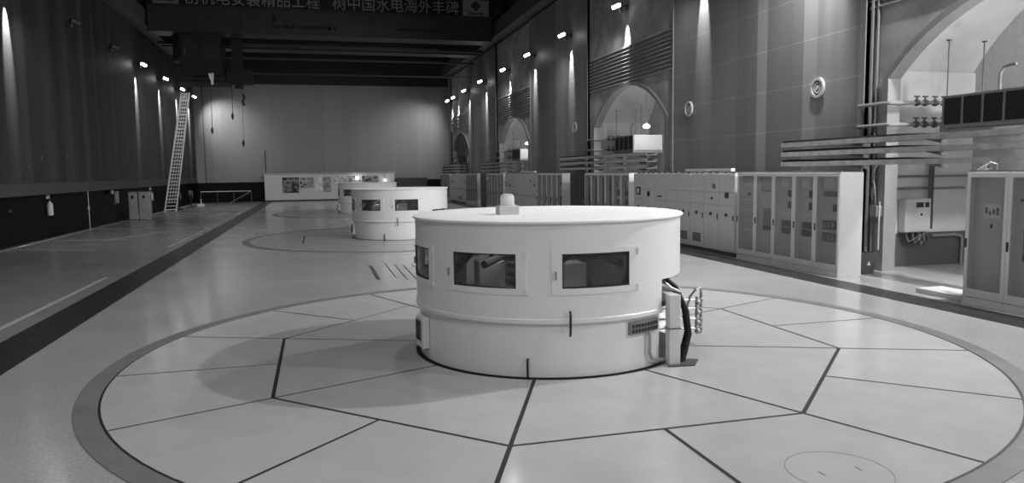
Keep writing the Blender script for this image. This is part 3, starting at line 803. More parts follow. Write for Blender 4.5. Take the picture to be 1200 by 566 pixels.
for k in range(4):
    c = ARCH0 + k * ARCHD; loc = (13.15, c + 0.75, 3.22)
    lab = 'hanging air handler with dark filter panels inside the %s arch' % an[k]
    if ahu is None: ahu = make_ahu(); ahu.location = loc; ahu['label'] = lab; ahu['group'] = 'air handlers in the arches'
    else: dup(ahu, loc, lab, 'air handlers in the arches')
    for j, (z, nm) in enumerate(((2.43, 'lowest'), (2.68, 'middle'), (2.92, 'topmost'))):
        lab = '%s of three metal cable trays crossing below the %s arch' % (nm, an[k])
        loc = (11.72, c - 3.6, z)
        if tray is None: tray = make_tray(10.0); tray.location = loc; tray['label'] = lab; tray['group'] = 'cable trays below the arches'
        else: dup(tray, loc, lab, 'cable trays below the arches')
    loc = (13.55, c + 0.30, 4.22)
    if k in (1, 2):
        lab = 'glowing pendant lamp above the air handler in the %s arch' % an[k]
        if pend is None: pend = make_pendant(); pend.location = loc; pend['label'] = lab; pend['group'] = 'lit pendant lamps in the arches'
        else: dup(pend, loc, lab, 'lit pendant lamps in the arches')
    # two sprinkler pipes with valves along the niche
    for j, z in enumerate((3.80, 3.32)):
        y = c + 3.42
        t = thing('valve_pipe', '%s pale pipe with dark valves beside the air handler in the %s arch' % (['upper', 'lower'][j], an[k]), 'pipe', (12.36, y, z), 'valve pipes in the arches')
        MB().tube([(0.0, 0.95, 0), (0.0, 0.05, 0), (0.03, 0.01, 0.0), (0.08, 0, 0), (1.75, 0, 0.02)], 0.045, 10).build('pipe_run', M['midgrey'], t, smooth=True)
        for (x, yy) in ((0.75, 0), (0.98, 0), (1.25, 0), (1.5, 0)):
            MB().ball((x, yy, 0.01), 0.08, 10).tube([(x, yy, 0.01), (x, yy, 0.15)], 0.02, 8).tube([(x - 0.07, yy, 0.15), (x + 0.07, yy, 0.15)], 0.018, 8).build('valve', M['darkgrey'], t, smooth=True)
# near niche fittings
t = thing('control_box', 'pale grey wall control box with dark display and cables hanging below, in the near niche', 'control box', (13.33, 14.27, 0.84))
MB().box(0, 0, 0, 0.73, 0.215, 0.78).build('box', M['cabin'], t, bevel=0.01)
d = MB().box(0.02, -0.012, 0.02, 0.71, 0.0, 0.76).build('door', M['cabin'], t, bevel=0.004)
MB().box(0.30, -0.02, 0.58, 0.50, -0.012, 0.70).build('display', M['instr'], d)
MB().box(0.55, -0.02, 0.58, 0.66, -0.012, 0.70).build('display', M['instr'], d)
for q in range(3): MB().ball((0.36 + 0.09 * q, -0.015, 0.46 - 0.05 * (q % 2)), 0.03, 8).build('push_button', M['paper'] if q != 1 else M['instr'], d)
for q in range(6):
    x = 0.12 + 0.09 * q
    MB().tube([(x, 0.08, 0.01), (x, 0.07, -0.10), (x + 0.06, 0.06, -0.24 - 0.02 * q), (x + 0.14, 0.06, -0.20), (0.64, 0.08, -0.04), (0.66, 0.08, 0.01)], 0.018, 8).build('cable', M['black'] if q % 2 else M['midgrey'], t, smooth=True)
o = MB().tube([(14.17, 14.36, 0.9), (14.16, 14.36, 1.6), (14.17, 14.36, 2.40)], 0.035, 8).tube([(14.09, 14.36, 0.95), (14.09, 14.36, 2.40)], 0.028, 8).build('conduit', M['darkgrey'], smooth=True, off=(14.1, 14.36, 0.9)); tag(o, 'pair of dark upright conduits beside the wall control box', 'conduit')
for z, x1, nm in ((2.15, 15.4, 'upper'), (1.86, 15.2, 'lower')):
    o = MB().tube([(13.08, 14.46, z), (x1, 14.46, z)], 0.028, 8).build('conduit', M['midgrey'], off=(13.08, 14.46, z)); tag(o, '%s level conduit running along the niche wall above the control box' % nm, 'conduit')
o = MB().tube([(14.28, 14.44, 0.72), (15.0, 14.44, 0.72), (15.14, 14.44, 0.68), (15.18, 14.44, 0.58), (15.18, 14.44, 0.0)], 0.035, 10).build('pipe', M['midgrey'], smooth=True, off=(14.28, 14.44, 0.0)); tag(o, 'level pipe bending down to the floor above the dark niche dado', 'pipe')
t = thing('security_camera', 'pale camera on a bent arm above the left door of the right edge cabinets', 'camera', (11.35, 10.15, 2.285))
MB().tube([(0, 0, 0), (0, 0, 0.12), (-0.04, 0.10, 0.16), (-0.06, 0.22, 0.08)], 0.015, 8).build('arm', M['steel'], t, smooth=True)
MB().tube([(-0.02, 0.32, 0.0), (-0.06, 0.22, 0.04), (-0.14, 0.02, 0.09)], 0.05, 12).build('housing', M['lightgrey'], t, smooth=True)
MB().tube([(-0.14, 0.02, 0.09), (-0.16, -0.03, 0.10)], 0.04, 12).build('lens', M['instr'], t)
o = MB().box(10.95, 10.32, 0, 11.55, 11.4, 0.09).build('step_box', M['cabin'], bevel=0.01, off=(11.2, 10.8, 0)); tag(o, 'low pale step lying on the floor left of the right edge cabinets', 'step')
t = thing('litter_bin', 'small dark litter bin with a white mark beside the pale cabinet end panel', 'bin', (11.84, 13.84, 0))
MB().add([(-0.15, -0.14, 0), (0.15, -0.14, 0), (0.15, 0.14, 0), (-0.15, 0.14, 0), (-0.19, -0.17, 0.42), (0.19, -0.17, 0.42), (0.19, 0.17, 0.42), (-0.19, 0.17, 0.42)],
         [(3, 2, 1, 0), (4, 5, 6, 7), (0, 1, 5, 4), (1, 2, 6, 5), (2, 3, 7, 6), (3, 0, 4, 7)]).build('bucket', M['darkgrey'], t, bevel=0.01)
MB().box(-0.20, -0.18, 0.42, 0.20, 0.18, 0.475).build('lid', M['darkgrey'], t, bevel=0.012)
MB().add([(-0.05, -0.168, 0.20), (0.05, -0.168, 0.20), (0.0, -0.174, 0.29), (-0.05, -0.15, 0.20), (0.05, -0.15, 0.20), (0, -0.15, 0.29)], [(0, 1, 2), (3, 5, 4), (0, 3, 4, 1), (1, 4, 5, 2), (2, 5, 3, 0)]).build('mark', M['paper'], t)
# strip column with conduits left of the near arch
for x, y, r_, m, nm in ((12.48, 14.52, 0.05, 'midgrey', 'thick grey upright conduit on the concrete strip left of the near arch'), (12.48, 14.36, 0.03, 'midgrey', 'thin grey upright conduit on the concrete strip left of the near arch')):
    o = MB().tube([(x, y, 0.0), (x + 0.01, y, 4.0), (x, y, 10.8)], r_, 8).build('conduit', M[m], smooth=True, off=(x, y, 0)); tag(o, nm, 'conduit')
t = thing('pipe_cluster', 'tangle of cables and small boxes on the strip between cabinet end and near niche', 'pipework', (12.36, 13.9, 0.5))
MB().tube([(0, 0.1, 0), (0, 0.1, 1.1)], 0.018, 8).build('riser', M['tray'], t)
MB().box(-0.06, 0.12, 0.75, 0.10, 0.34, 1.0).build('junction_box', M['midgrey'], t, bevel=0.01)
MB().tube([(0, 0.22, 1.0), (-0.05, 0.20, 1.4), (-0.04, 0.30, 1.7), (0, 0.22, 1.95)], 0.02, 8).build('cable', M['steel'], t, smooth=True)
MB().tube([(0, 0.30, 1.0), (-0.03, 0.36, 1.3), (-0.04, 0.25, 1.6), (0, 0.30, 1.95)], 0.018, 8).build('cable', M['darkgrey'], t, smooth=True)

# round wall loudspeakers
for (y, z, nm) in ((16.30, 4.41, 'large round wall speaker nearest the near arch'), (23.0, 4.44, 'round wall speaker right of the second arch'), (34.5, 4.50, 'round wall speaker left of the second arch')):
    t = thing('wall_speaker', nm, 'speaker', (XC, y, z), 'round wall speakers')
    def disc(r0, r1, x0, x1):
        mb = MB(); n = 40; vs = []; fs = []
        for i in range(n):
            w = 2 * PI * i / n
            for (r_, x) in ((r0, x0), (r1, x0), (r1, x1), (r0, x1)): vs.append((x, r_ * math.cos(w), r_ * math.sin(w)))
        for i in range(n):
            j = (i + 1) % n
            for q in range(4): fs.append((i * 4 + q, j * 4 + q, j * 4 + (q + 1) % 4, i * 4 + (q + 1) % 4))
        return mb.add(vs, fs)
    disc(0.19, 0.255, -0.06, 0).build('rim', M['cabend'], t)
    disc(0.001, 0.19, -0.02, 0).build('cone', M['darkgrey'], t)
    disc(0.10, 0.145, -0.045, -0.015).build('surround', M['cabend'], t)
    disc(0.001, 0.06, -0.05, -0.015).build('dust_cap', M['cabend'], t)

# ------------------------------------------------------------------ wall floodlights
LY = [2.9 + 6.4 * k for k in range(-1, 10)] + [66.6, 69.0]
LY = [-3.5, 2.9, 9.3, 15.7, 22.1, 28.5, 35.0, 41.2, 47.4, 53.8, 60.0, 65.6, 68.6]
LAMPS = []
def make_flood(side, lit):
    """side +1: right wall, arm reaches towards -x"""
    t = thing('wall_floodlight', 'x', 'lamp')
    s = -side
    MB().box(0, -0.09, -0.10, s * 0.04, 0.09, 0.10).build('wall_plate', M['darkgrey'], t)
    MB().tube([(s * 0.02, 0, 0), (s * 0.25, 0, 0.07), (s * 0.46, -0.02, 0.05)], 0.025, 8).build('arm', M['darkgrey'], t, smooth=True)
    ax = Vector((s * 0.72, -0.62, -0.30)).normalized()
    c0 = Vector((s * 0.44, 0.02, 0.03))
    rotm = ax.to_track_quat('Y', 'Z').to_matrix().to_4x4()
    MB().obox(Matrix.Translation(c0) @ rotm, (0.46, 0.16, 0.20)).build('housing', M['black'], t, bevel=0.03)
    MB().obox(Matrix.Translation(c0 + ax * 0.10) @ rotm @ Matrix.Rotation(0.25 * side, 4, 'Y'), (0.40, 0.06, 0.14)).build('lens', M['bright'] if lit else M['off'], t, bevel=0.025)
    MB().tube([(s * 0.30, 0, 0.06), (s * 0.30, 0, -0.22)], 0.06, 10).build('downlight', M['darkgrey'], t)
    return t, c0 + ax * 0.35, ax
def spot(name, loc, dirv, power, angle, blend=0.5, size=0.1, parent=None):
    l = bpy.data.lights.new(name, 'SPOT'); l.energy = power; l.spot_size = R(angle); l.spot_blend = blend; l.shadow_soft_size = size
    o = bpy.data.objects.new(name, l); COL.objects.link(o)
    o.rotation_euler = Vector(dirv).to_track_quat('-Z', 'Y').to_euler(); o.location = loc
    if parent: o.parent = parent
    return o
P_FLOOD, P_WASH = 1150, 900
fl_on = {}
ordw = ['first', 'second', 'third', 'fourth', 'fifth', 'sixth', 'seventh', 'eighth', 'ninth', 'tenth', 'eleventh', 'twelfth', 'thirteenth']
seen = [y for y in LY if y > 28]
for y in LY:
    vis = y > 28
    lab = ('%s lit floodlight from the top right along the right wall' % ordw[seen.index(y)]) if vis else 'lit floodlight on the right wall above the view'
    t, lp, ax = make_flood(1, True) if 'R' not in fl_on else (copy_tree(fl_on['R'][0]), fl_on['R'][1], fl_on['R'][2])
    fl_on.setdefault('R', (t, lp, ax))
    xw = XR if any(abs(y - c) < BH for c in archc) else XC
    t.location = (xw, y, 9.02); t['label'] = lab; t['group'] = 'floodlights on the right wall'
    LAMPS.append((t, 1, lp, ax, y))
LL = [(-1.0, 1), (10.6, 0), (17.0, 0), (23.4, 0), (29.6, 1), (35.9, 0), (42.3, 0), (48.6, 1), (55.3, 1), (61.8, 1), (67.4, 1)]
seen = [y for y, l in LL if y > 33]
for y, lit in LL:
    vis = y > 33
    lab = ('%s floodlight from the top left along the dark left wall, %s' % (ordw[seen.index(y)], 'lit' if lit else 'switched off')) if vis else '%s floodlight on the left wall above the view' % ('lit' if lit else 'unlit')
    key = 'L%d' % lit
    t, lp, ax = make_flood(-1, bool(lit)) if key not in fl_on else (copy_tree(fl_on[key][0]), fl_on[key][1], fl_on[key][2])
    fl_on.setdefault(key, (t, lp, ax))
    t.location = (XL, y, 9.02); t['label'] = lab; t['group'] = 'floodlights on the left wall'
    if lit: LAMPS.append((t, -1, lp, ax, y))
for t, side, lp, ax, y in LAMPS:
    if side > 0:
        d = Vector((-0.5, 0.42, -0.66)); pw = P_FLOOD
        if 5 < y < 20: pw *= 2.5
        if y > 20: pw *= 0.42
    else:
        d = Vector((0.5, 0.42, -0.66)); pw = P_FLOOD * 0.45
    if y > 64: d = Vector((-0.5 * side, 0.75, -0.55)); pw = P_FLOOD * (0.8 if y < 68.5 else 0.02)
    spot('flood_beam', lp, d, pw, 130 if y < 64 else 76, 0.7 if y < 64 else 1.0, 0.09, t)
    s = -side
    spot('wall_wash', (s * 0.30, 0, -0.24), (side * 0.28, 0, -1), P_WASH * (1.4 if side > 0 else 6.0), 30, 0.5, 0.03, t)

# unseen high bay lamps in the vault, added to light the hall below
hb = None
for (x, y, p) in ((-4.0, 3.5, 900), (-1.0, -7.0, 2000), (4.0, 14.0, 90), (3.0, 32.0, 90)):
    if hb is None:
        hb = thing('high_bay_lamp', 'x', 'lamp', group='high bay lamps under the vault')
        MB().tube([(0, 0, 0.5), (0, 0, 1.3)], 0.02, 8).build('rod', M['darkgrey'], hb)
        MB().lathe([(0.06, 0.5), (0.12, 0.42), (0.36, 0.0), (0.34, 0.0), (0.11, 0.38), (0.05, 0.46)], (0, 0), 28).build('lamp_shade', M['lightgrey'], hb, smooth=True)
        MB().ball((0, 0, 0.12), 0.12, 10).build('bulb', M['pend'], hb, smooth=True)
        o = hb
    else: o = copy_tree(hb)
    o.location = (x, y, ZC - 1.3); o['label'] = 'bell shaped high bay lamp hanging from the vault above the near floor, out of view'
    spot('bay_beam', (0, 0, -0.1), (0, 0.0 if y == 3.5 else 0.55, -0.8), p, 120, 0.8, 0.35, o)
# added general light in each niche, set apart from the pendant lamps
for k in range(-1, 4):
    c = ARCH0 + k * ARCHD
    l = bpy.data.lights.new('niche_fill', 'POINT'); l.energy = (300, 560, 190, 170, 12)[k + 1]; l.shadow_soft_size = 0.12
    o = bpy.data.objects.new('niche_fill', l); COL.objects.link(o)
    o.location = (13.5, c - 1.6, 4.5)

# ------------------------------------------------------------------ crane
t = thing('overhead_crane', 'dark overhead travelling crane with lettered girder spanning the hall under the vault', 'crane', (0.8, 48.5, 11.0))
ox, oy, oz = 0.8, 48.5, 11.0
def L(mb, name, m, par=t, **k):
    o = mb.build(name, m, par, **k)
    return o
def off(mb):
    mb.v = [(x - ox, y - oy, z - oz) for x, y, z in mb.v]; return mb
g = MB().box(-9.35, 48.5, 11.05, 11.6, 49.8, 12.55)
for x in [-9.3 + 2.6 * i for i in range(9)]: g.box(x, 48.44, 11.1, x + 0.12, 48.5, 12.5)
g.box(-9.35, 48.35, 10.98, 11.6, 49.95, 11.06).box(-9.35, 48.35, 12.52, 11.6, 49.95, 12.58)
L(off(g), 'girder', M['crane'])
g = MB().box(-9.35, 54.0, 11.05, 11.6, 55.3, 12.55).box(-9.35, 53.85, 10.98, 11.6, 55.45, 11.06)
L(off(g), 'girder', M['crane'])
L(off(MB().box(-9.35, 51.3, 10.7, 11.6, 51.5, 10.9).box(-9.35, 52.6, 10.75, 11.6, 52.75, 10.95)), 'lower_chord', M['crane'])
L(off(MB().box(-9.35, 54.0, 10.30, 11.6, 54.12, 10.42).box(-9.35, 56.0, 9.55, 11.6, 56.1, 9.62)), 'walkway_rail', M['crane'])
for x0, x1 in ((-9.95, -9.45), (11.70, 12.15)):
    et = L(off(MB().box(x0, 47.2, 12.62, x1, 56.5, 13.3)), 'end_truck', M['crane'])
    for y in (48.0, 50.0, 53.7, 55.8):
        L(off(MB().tube([(x0 + 0.1, y, 12.7), (x1 - 0.1, y, 12.7)], 0.22, 18)), 'wheel', M['cranedark'], et)
# banner with raised lettering along the girder top
bn = L(off(MB().box(-9.3, 48.42, 12.58, 11.5, 48.50, 13.62)), 'banner_board', M['cranedark'])
def text_mesh(txt, size, x, z, y, m, name, par, sx=1.0, ext=0.01):
    cu = bpy.data.curves.new('lettering', 'FONT'); cu.body = txt; cu.size = size; cu.extrude = ext; cu.space_character = sx
    o = bpy.data.objects.new('lettering', cu); COL.objects.link(o)
    dg = bpy.context.evaluated_depsgraph_get()
    me = bpy.data.meshes.new_from_object(o.evaluated_get(dg))
    bpy.data.objects.remove(o)
    me.name = name; me.materials.clear(); me.materials.append(m)
    xs = [v.co.x for v in me.vertices] or [0]
    ob = bpy.data.objects.new(name, me); COL.objects.link(ob); ob.parent = par
    ob.rotation_euler = (PI / 2, 0, 0); ob.location = (x - ox, y - oy, z - oz)
    return ob, (min(xs), max(xs))
def fit_text(txt, x0, x1, z, height, name):
    ob, (a, b_) = text_mesh(txt, 1.0, x0, z, 48.40, M['letter'], name, bn)
    zs = [v.co.y for v in ob.data.vertices]
    sx = (x1 - x0) / (b_ - a); sz = height / (max(zs) - min(zs))
    for v in ob.data.vertices: v.co.x = (v.co.x - a) * sx; v.co.y = (v.co.y - min(zs)) * sz
fit_text('创机电安装精品工程', -7.25, 0.60, 12.64, 0.88, 'lettering')
fit_text('树中国水电海外丰碑', 1.38, 9.38, 12.64, 0.88, 'lettering')
sg = L(off(MB().box(9.67, 48.36, 12.60, 11.40, 48.42, 13.62)), 'emblem_board', M['sign'])
L(off(MB().add([(10.53, 48.34, 12.92), (10.90, 48.34, 13.25), (10.53, 48.34, 13.55), (10.16, 48.34, 13.25), (10.53, 48.36, 12.92), (10.90, 48.36, 13.25), (10.53, 48.36, 13.55), (10.16, 48.36, 13.25)],
     [(0, 1, 2, 3), (7, 6, 5, 4), (0, 4, 5, 1), (1, 5, 6, 2), (2, 6, 7, 3), (3, 7, 4, 0)])), 'emblem', M['crane'], sg)
for q in range(6): L(off(MB().box(10.05 + 0.17 * q, 48.34, 12.68, 10.17 + 0.17 * q, 48.36, 12.82)), 'caption', M['crane'], sg)
sg = L(off(MB().box(-8.95, 48.36, 12.60, -7.55, 48.42, 13.5)), 'emblem_board', M['midgrey'])
L(off(MB().box(-8.7, 48.34, 12.75, -7.8, 48.36, 13.4)), 'emblem', M['crane'], sg)
for x0, n in ((5.35, 7), (7.05, 5)):
    for q in range(n): L(off(MB().box(x0 + 0.22 * q, 48.42, 11.46, x0 + 0.22 * q + 0.15, 48.46, 11.62)), 'caption', M['cranedark'])
for q in range(14): L(off(MB().box(-2.3 + 0.28 * q, 48.44, 11.38 + 0.02 * (q % 3), -2.3 + 0.28 * q + 0.18, 48.47, 11.60)), 'caption', M['cranedark'])
mk = MB()
for sgn in (1, -1):
    mk.obox(Matrix.Translation((-2.15 , 48.46, 11.95)) @ Matrix.Rotation(sgn * 0.5, 4, 'Y'), (0.09, 0.03, 0.5))
L(off(mk), 'mark', M['cranedark'])
# operator cab and trolley machinery under the left end
cab = L(off(MB().box(-7.6, 48.2, 8.45, -5.3, 50.6, 8.6).box(-7.6, 48.2, 10.7, -5.3, 50.6, 10.95).box(-7.6, 50.45, 8.6, -5.3, 50.6, 10.7).box(-7.6, 48.2, 8.6, -5.3, 48.28, 9.4)
   .box(-7.6, 48.2, 9.4, -7.45, 48.35, 10.7).box(-5.45, 48.2, 9.4, -5.3, 48.35, 10.7).box(-6.55, 48.2, 9.4, -6.4, 48.35, 10.7).box(-7.6, 48.35, 8.6, -7.5, 50.45, 9.4).box(-5.4, 48.35, 8.6, -5.3, 50.45, 9.4)), 'operator_cab', M['cranedark'])
L(off(MB().box(-7.45, 48.22, 9.4, -6.55, 48.25, 10.7).box(-6.4, 48.22, 9.4, -5.45, 48.25, 10.7)), 'cab_window', M['genpane'], cab)
L(off(MB().box(-7.9, 48.1, 8.0, -5.0, 50.7, 8.06).box(-7.9, 48.1, 8.0, -7.85, 48.15, 8.45).box(-5.05, 48.1, 8.0, -5.0, 48.15, 8.45)), 'cab_platform', M['cranedark'], cab)
L(off(MB().tube([(-5.9, 48.05, 8.50), (-5.86, 48.0, 8.15)], [0.16, 0.1], 12).tube([(-5.86, 48.0, 8.15), (-5.84, 48.0, 7.85)], 0.07, 10)), 'cab_lamp', M['lightgrey'], cab)
L(off(MB().box(-5.2, 49.9, 8.2, -3.7, 51.2, 9.0).box(-4.9, 50.2, 9.0, -4.3, 50.9, 11.0).box(-4.8, 50.2, 7.9, -4.3, 50.6, 8.2)), 'hoist', M['cranedark'])
L(off(MB().box(-8.2, 49.5, 9.4, -7.7, 50.5, 11.0)), 'switch_box', M['cranedark'])
for x, z0, z1, r_ in ((-4.95, 5.9, 8.3, 0.02), (-4.38, 4.2, 7.0, 0.012), (-6.2, 5.0, 8.0, 0.02)):
    cbl = L(off(MB().tube([(x, 50, z1 if z1 > 8 else z1), (x - 0.04, 50, z0)], r_, 6).tube([(x, 50, 11.0), (x, 50, z1)], 0.008, 6)), 'pendant_cable', M['black'])
    L(off(MB().tube([(x - 0.04, 50, z0 + 0.45), (x - 0.05, 50, z0 + 0.25), (x - 0.04, 50, z0)], [0.03, 0.09, 0.03], 8)), 'control_grip', M['black'], cbl)
L(off(MB().tube([(-4.3, 50, 7.5), (-4.22, 50, 7.3), (-4.35, 50, 7.05), (-4.25, 50, 6.8)], 0.07, 8)), 'hook', M['black'])

# access ladder up to the cab
t = thing('access_ladder', 'tall pale metal ladder leaning from the left floor up to the crane cab', 'ladder', (-9.7, 54.2, 0))
p0 = (Vector((-0.36, 0, 0)), Vector((1.12, 0, 8.0))); p1 = (Vector((0.36, 0, 0)), Vector((1.62, 0, 8.0)))
MB().tube([p0[0], p0[1]], 0.05, 8).build('rail', M['lightgrey'], t); MB().tube([p1[0], p1[1]], 0.05, 8).build('rail', M['lightgrey'], t)
rg = []
for i in range(34):
    f_ = (i + 0.6) / 34
    MB().tube([p0[0].lerp(p0[1], f_), p1[0].lerp(p1[1], f_)], 0.03, 6).build('rung', M['lightgrey'], t)
for q in (0.15, 0.38, 0.62, 0.85):
    a = p0[0].lerp(p1[0], q); b_ = p0[1].lerp(p1[1], q)
    MB().tube([a + Vector((0, 0.18, 0.6)), b_ + Vector((0, 0.18, 0))], 0.022, 6).build('safety_bar', M['lightgrey'], t)
for i in range(15):
    f_ = 0.1 + i * 0.06
    a = p0[0].lerp(p0[1], f_); b_ = p1[0].lerp(p1[1], f_); m = (a + b_) / 2 + Vector((0, 0.30, 0))
    MB().tube([a, (a + m) / 2 + Vector((-0.05, 0.08, 0)), m, (b_ + m) / 2 + Vector((0.05, 0.08, 0)), b_], 0.018, 6).build('safety_hoop', M['lightgrey'], t)

# ------------------------------------------------------------------ left wall things
for i, (x, w_, nm) in enumerate(((-8.42, 0.36, 'left'), (-7.96, 0.52, 'right'))):
    y = 38.0 if False else 44.5
for (x, y, w_, nm) in ((-9.85, 44.8, 0.46, 'narrower left'), (-9.28, 44.8, 0.58, 'wider right')):
    t = thing('steel_cabinet', '%s of two shiny upright steel boxes standing at the left wall' % nm, 'cabinet', (x, y, 0), 'shiny steel boxes at the left wall')
    MB().box(-w_ / 2, -0.25, 0.0, w_ / 2, 0.25, 1.58).build('body', M['steel'], t, bevel=0.01)
    d = MB().box(-w_ / 2 + 0.03, -0.262, 0.05, w_ / 2 - 0.03, -0.25, 1.53).build('front_panel', M['galv'], t)
    MB().tube([(-0.02, -0.262, 1.28), (-0.02, -0.275, 1.28)], 0.085, 16).build('opening', M['black'], d)
t = thing('fire_extinguisher', 'x', 'fire extinguisher', (-10.38, 33.2, 0.90), 'extinguishers hanging on the left dado')
MB().lathe([(0.001, 0.0), (0.10, 0.0), (0.11, 0.03), (0.11, 0.42), (0.08, 0.50), (0.03, 0.54), (0.03, 0.58), (0.001, 0.58)], (0, 0), 20).build('bottle', M['lightgrey'], t, smooth=True)
MB().box(-0.05, -0.03, 0.58, 0.05, 0.03, 0.64).tube([(0, -0.02, 0.63), (0.14, -0.02, 0.70)], 0.015, 6).build('valve', M['black'], t)
MB().tube([(-0.03, 0, 0.60), (-0.14, 0, 0.55), (-0.15, 0, 0.30), (-0.13, 0, 0.12)], 0.016, 8).build('hose', M['black'], t, smooth=True)
MB().box(-0.13, 0.02, 0.66, 0.0, 0.06, 0.86).build('tag_board', M['paper'], t)
t['label'] = 'pale extinguisher hanging on the black dado left of the thin pole'
dup(t, (-10.38, 52.0, 0.86), 'pale extinguisher hanging on the black dado beside the tall ladder', 'extinguishers hanging on the left dado')
o = MB().tube([(-10.12, 37.4, 0), (-10.12, 37.4, 1.76)], 0.022, 8).build('pole', M['galv'], off=(-10.12, 37.4, 0)); tag(o, 'thin upright metal pole between left floor and wall trim', 'pole')
o = MB().box(-10.50, 38.6, 0.87, -10.46, 38.85, 1.03).build('socket_plate', M['lightgrey'], bevel=0.01, off=(-10.48, 38.7, 0.95)); tag(o, 'small pale socket plate on the black dado right of the pole', 'socket')
o = MB().box(-10.50, 29.4, 1.2, -10.46, 29.6, 1.3).build('socket_plate', M['darkgrey'], bevel=0.01, off=(-10.48, 29.5, 1.25)); tag(o, 'small dim socket plate on the black dado, leftmost', 'socket')
t = thing('hydrant_set', 'dark valve set with pale tags hanging beside the steel boxes', 'hydrant', (-10.34, 42.3, 0.95))
MB().tube([(-0.15, 0, 0.75), (0.1, 0, 0.72), (0.16, 0, 0.2), (0.1, 0, 0)], 0.06, 8).build('pipe', M['darkgrey'], t, smooth=True)
MB().ball((-0.1, -0.05, 0.62), 0.10, 8).build('valve', M['black'], t); MB().box(0.02, -0.1, 0.58, 0.12, -0.08, 0.76).build('tag', M['paper'], t); MB().box(0.18, -0.05, 0.1, 0.34, 0.0, 0.7).build('side_plate', M['galv'], t)
for (y, z, nm) in ((30.6, 2.75, 'lower'), (32.0, 3.15, 'left'), (35.0, 3.25, 'right')):
    o = MB().box(XL, y - 0.10, z - 0.09, XL + 0.05, y + 0.10, z + 0.09).build('wall_box', M['darkgrey'], bevel=0.01, off=(XL, y, z)); tag(o, '%s of three small dark boxes low on the left cladding' % nm, 'box')
# railing before the end wall
t = thing('railing', 'low pale railing with slanted brace before the dark end dado', 'railing', (-7.4, 66.0, 0))
MB().tube([(-2.0, 0, 1.05), (2.0, 0, 1.05)], 0.04, 8).build('top_rail', M['galv'], t)
for x in (-2.0, -0.7, 0.6, 2.0): MB().tube([(x, 0, 0), (x, 0, 1.05)], 0.03, 8).build('post', M['darkgrey'], t)
MB().tube([(1.95, 0, 1.0), (0.2, 0, 0.05)], 0.03, 8).build('brace', M['midgrey'], t)
o = MB().box(-9.2, 62.6, 0, -8.7, 63.0, 0.16).tube([(-8.95, 62.8, 0.16), (-8.95, 62.8, 0.55)], 0.04, 8).build('floor_stand', M['lightgrey'], off=(-8.95, 62.8, 0)); tag(o, 'small pale stand on the floor before the left railing', 'stand')
for (x, y, nm) in ((-9.6, 57.0, 'nearer the ladder'), (-9.4, 61.0, 'nearer the railing')):
    t = thing('hose_reel', 'dark hose reel with pale rim at the far left wall, %s' % nm, 'hose reel', (x, y, 0), 'hose reels at the far left')
    MB().box(-0.25, -0.1, 0, 0.25, 0.1, 0.06).box(-0.04, -0.05, 0.06, 0.04, 0.05, 0.8).build('stand', M['black'], t)
    MB().tube([(-0.12, 0, 0.95), (0.12, 0, 0.95)], 0.36, 20).build('drum', M['black'], t)
    MB().tube([(0.12, 0, 0.95), (0.14, 0, 0.95)], 0.20, 20).build('hub', M['midgrey'], t)

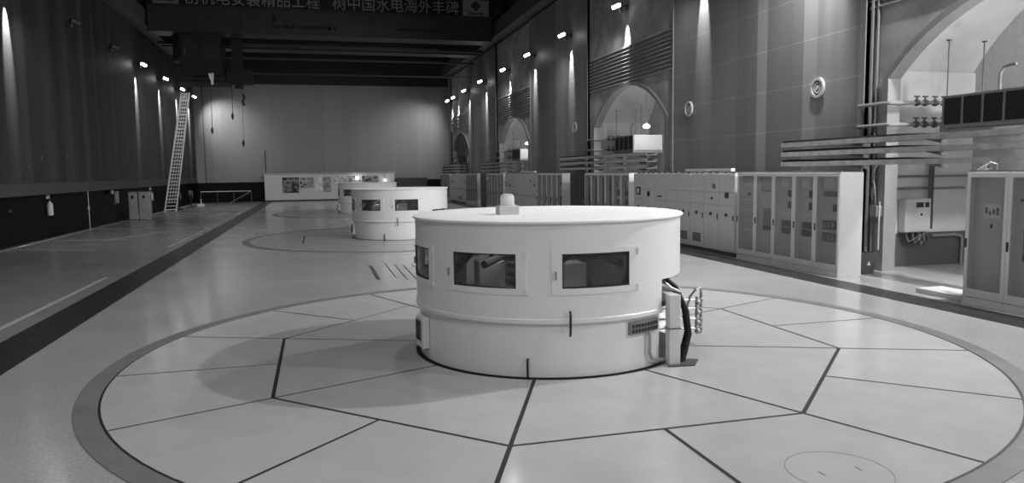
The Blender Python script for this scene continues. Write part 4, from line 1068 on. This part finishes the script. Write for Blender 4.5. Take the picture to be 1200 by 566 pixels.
# ------------------------------------------------------------------ display wall at the far end
t = thing('display_wall', 'long low white display wall standing before the far end wall', 'display wall', (1.3, 69.0, 0))
MB().box(-5.75, 0.0, 0.12, 5.7, 0.5, 2.44).build('panel', M['booth'], t)
MB().box(-5.72, 0.05, 0.0, 5.65, 0.45, 0.12).build('plinth', M['black'], t)
MB().box(-5.8, 0.0, 2.40, 5.75, 0.55, 2.50).build('cornice', M['booth'], t)
MB().box(-5.8, 0.0, 0.10, -5.755, 0.5, 2.40).build('end_post', M['booth'], t)
BY = 68.94
posters = [(-2.98, -1.55, 0.76, 2.13, 0.005, 0.22, 2.2, 'large dark'), (-1.46, -0.87, 1.14, 2.11, 0.03, 0.5, 4, 'small speckled'), (-0.82, -0.28, 1.19, 2.10, 0.22, 0.34, 2, 'small grey'),
           (-0.22, 0.49, 0.79, 2.14, 0.55, 0.75, 2, 'tall white'), (0.56, 1.23, 0.78, 2.13, 0.20, 0.36, 2, 'tall grey'), (1.5, 2.7, 1.5, 2.22, 0.35, 0.7, 3, 'wide pale'), (2.85, 3.85, 1.7, 2.2, 0.08, 0.35, 3, 'wide grey'), (4.03, 5.48, 1.54, 2.18, 0.01, 0.3, 2.5, 'wide dark')]
for i, (x0, x1, z0, z1, lo, hi, sc, nm) in enumerate(posters):
    o = MB().box(x0, 68.96, z0, x1, 69.0, z1).build('poster', photo_mat('poster print %d' % i, i + 1.3, lo, hi, sc), off=((x0 + x1) / 2, 68.98, (z0 + z1) / 2))
    tag(o, '%s picture on the far display wall, %s from its left end' % (nm, ORD[i]), 'poster', 'pictures on the display wall')
o = MB().box(7.1, 68.6, 0.9, 10.0, 69.6, 1.95).box(7.1, 68.6, 0, 7.2, 69.6, 0.9).box(9.9, 68.6, 0, 10.0, 69.6, 0.9).build('equipment_case', M['black'], bevel=0.02, off=(8.5, 69.1, 0)); tag(o, 'long black case beside the right end of the display wall', 'case')
for (x, z, r_, nm) in ((3.6, 2.0, 0.16, 'brighter'), (6.1, 1.75, 0.10, 'smaller')):
    t = thing('spot_lamp', '%s glowing round spot lamp before the display wall' % nm, 'lamp', (x, 68.7, z), 'spot lamps at the display wall')
    MB().ball((0, 0, 0), r_, 10).build('bulb', M['pend'], t, smooth=True)
    MB().tube([(0, 0.05, 0), (0, 0.12, 0.1), (0, 0.12, 2.35 - z), (0, 0.28, 2.47 - z)], 0.02, 8).build('arm', M['darkgrey'], t)

# ------------------------------------------------------------------ world and view
w = bpy.data.worlds.new('world'); S.world = w; w.use_nodes = True
w.node_tree.nodes['Background'].inputs['Color'].default_value = (1, 1, 1, 1)
w.node_tree.nodes['Background'].inputs['Strength'].default_value = 0.0
S.view_settings.view_transform = 'Standard'; S.view_settings.look = 'None'
S.view_settings.exposure = 0.15; S.view_settings.gamma = 1.0
try: S.view_settings.use_curve_mapping = False
except Exception: pass
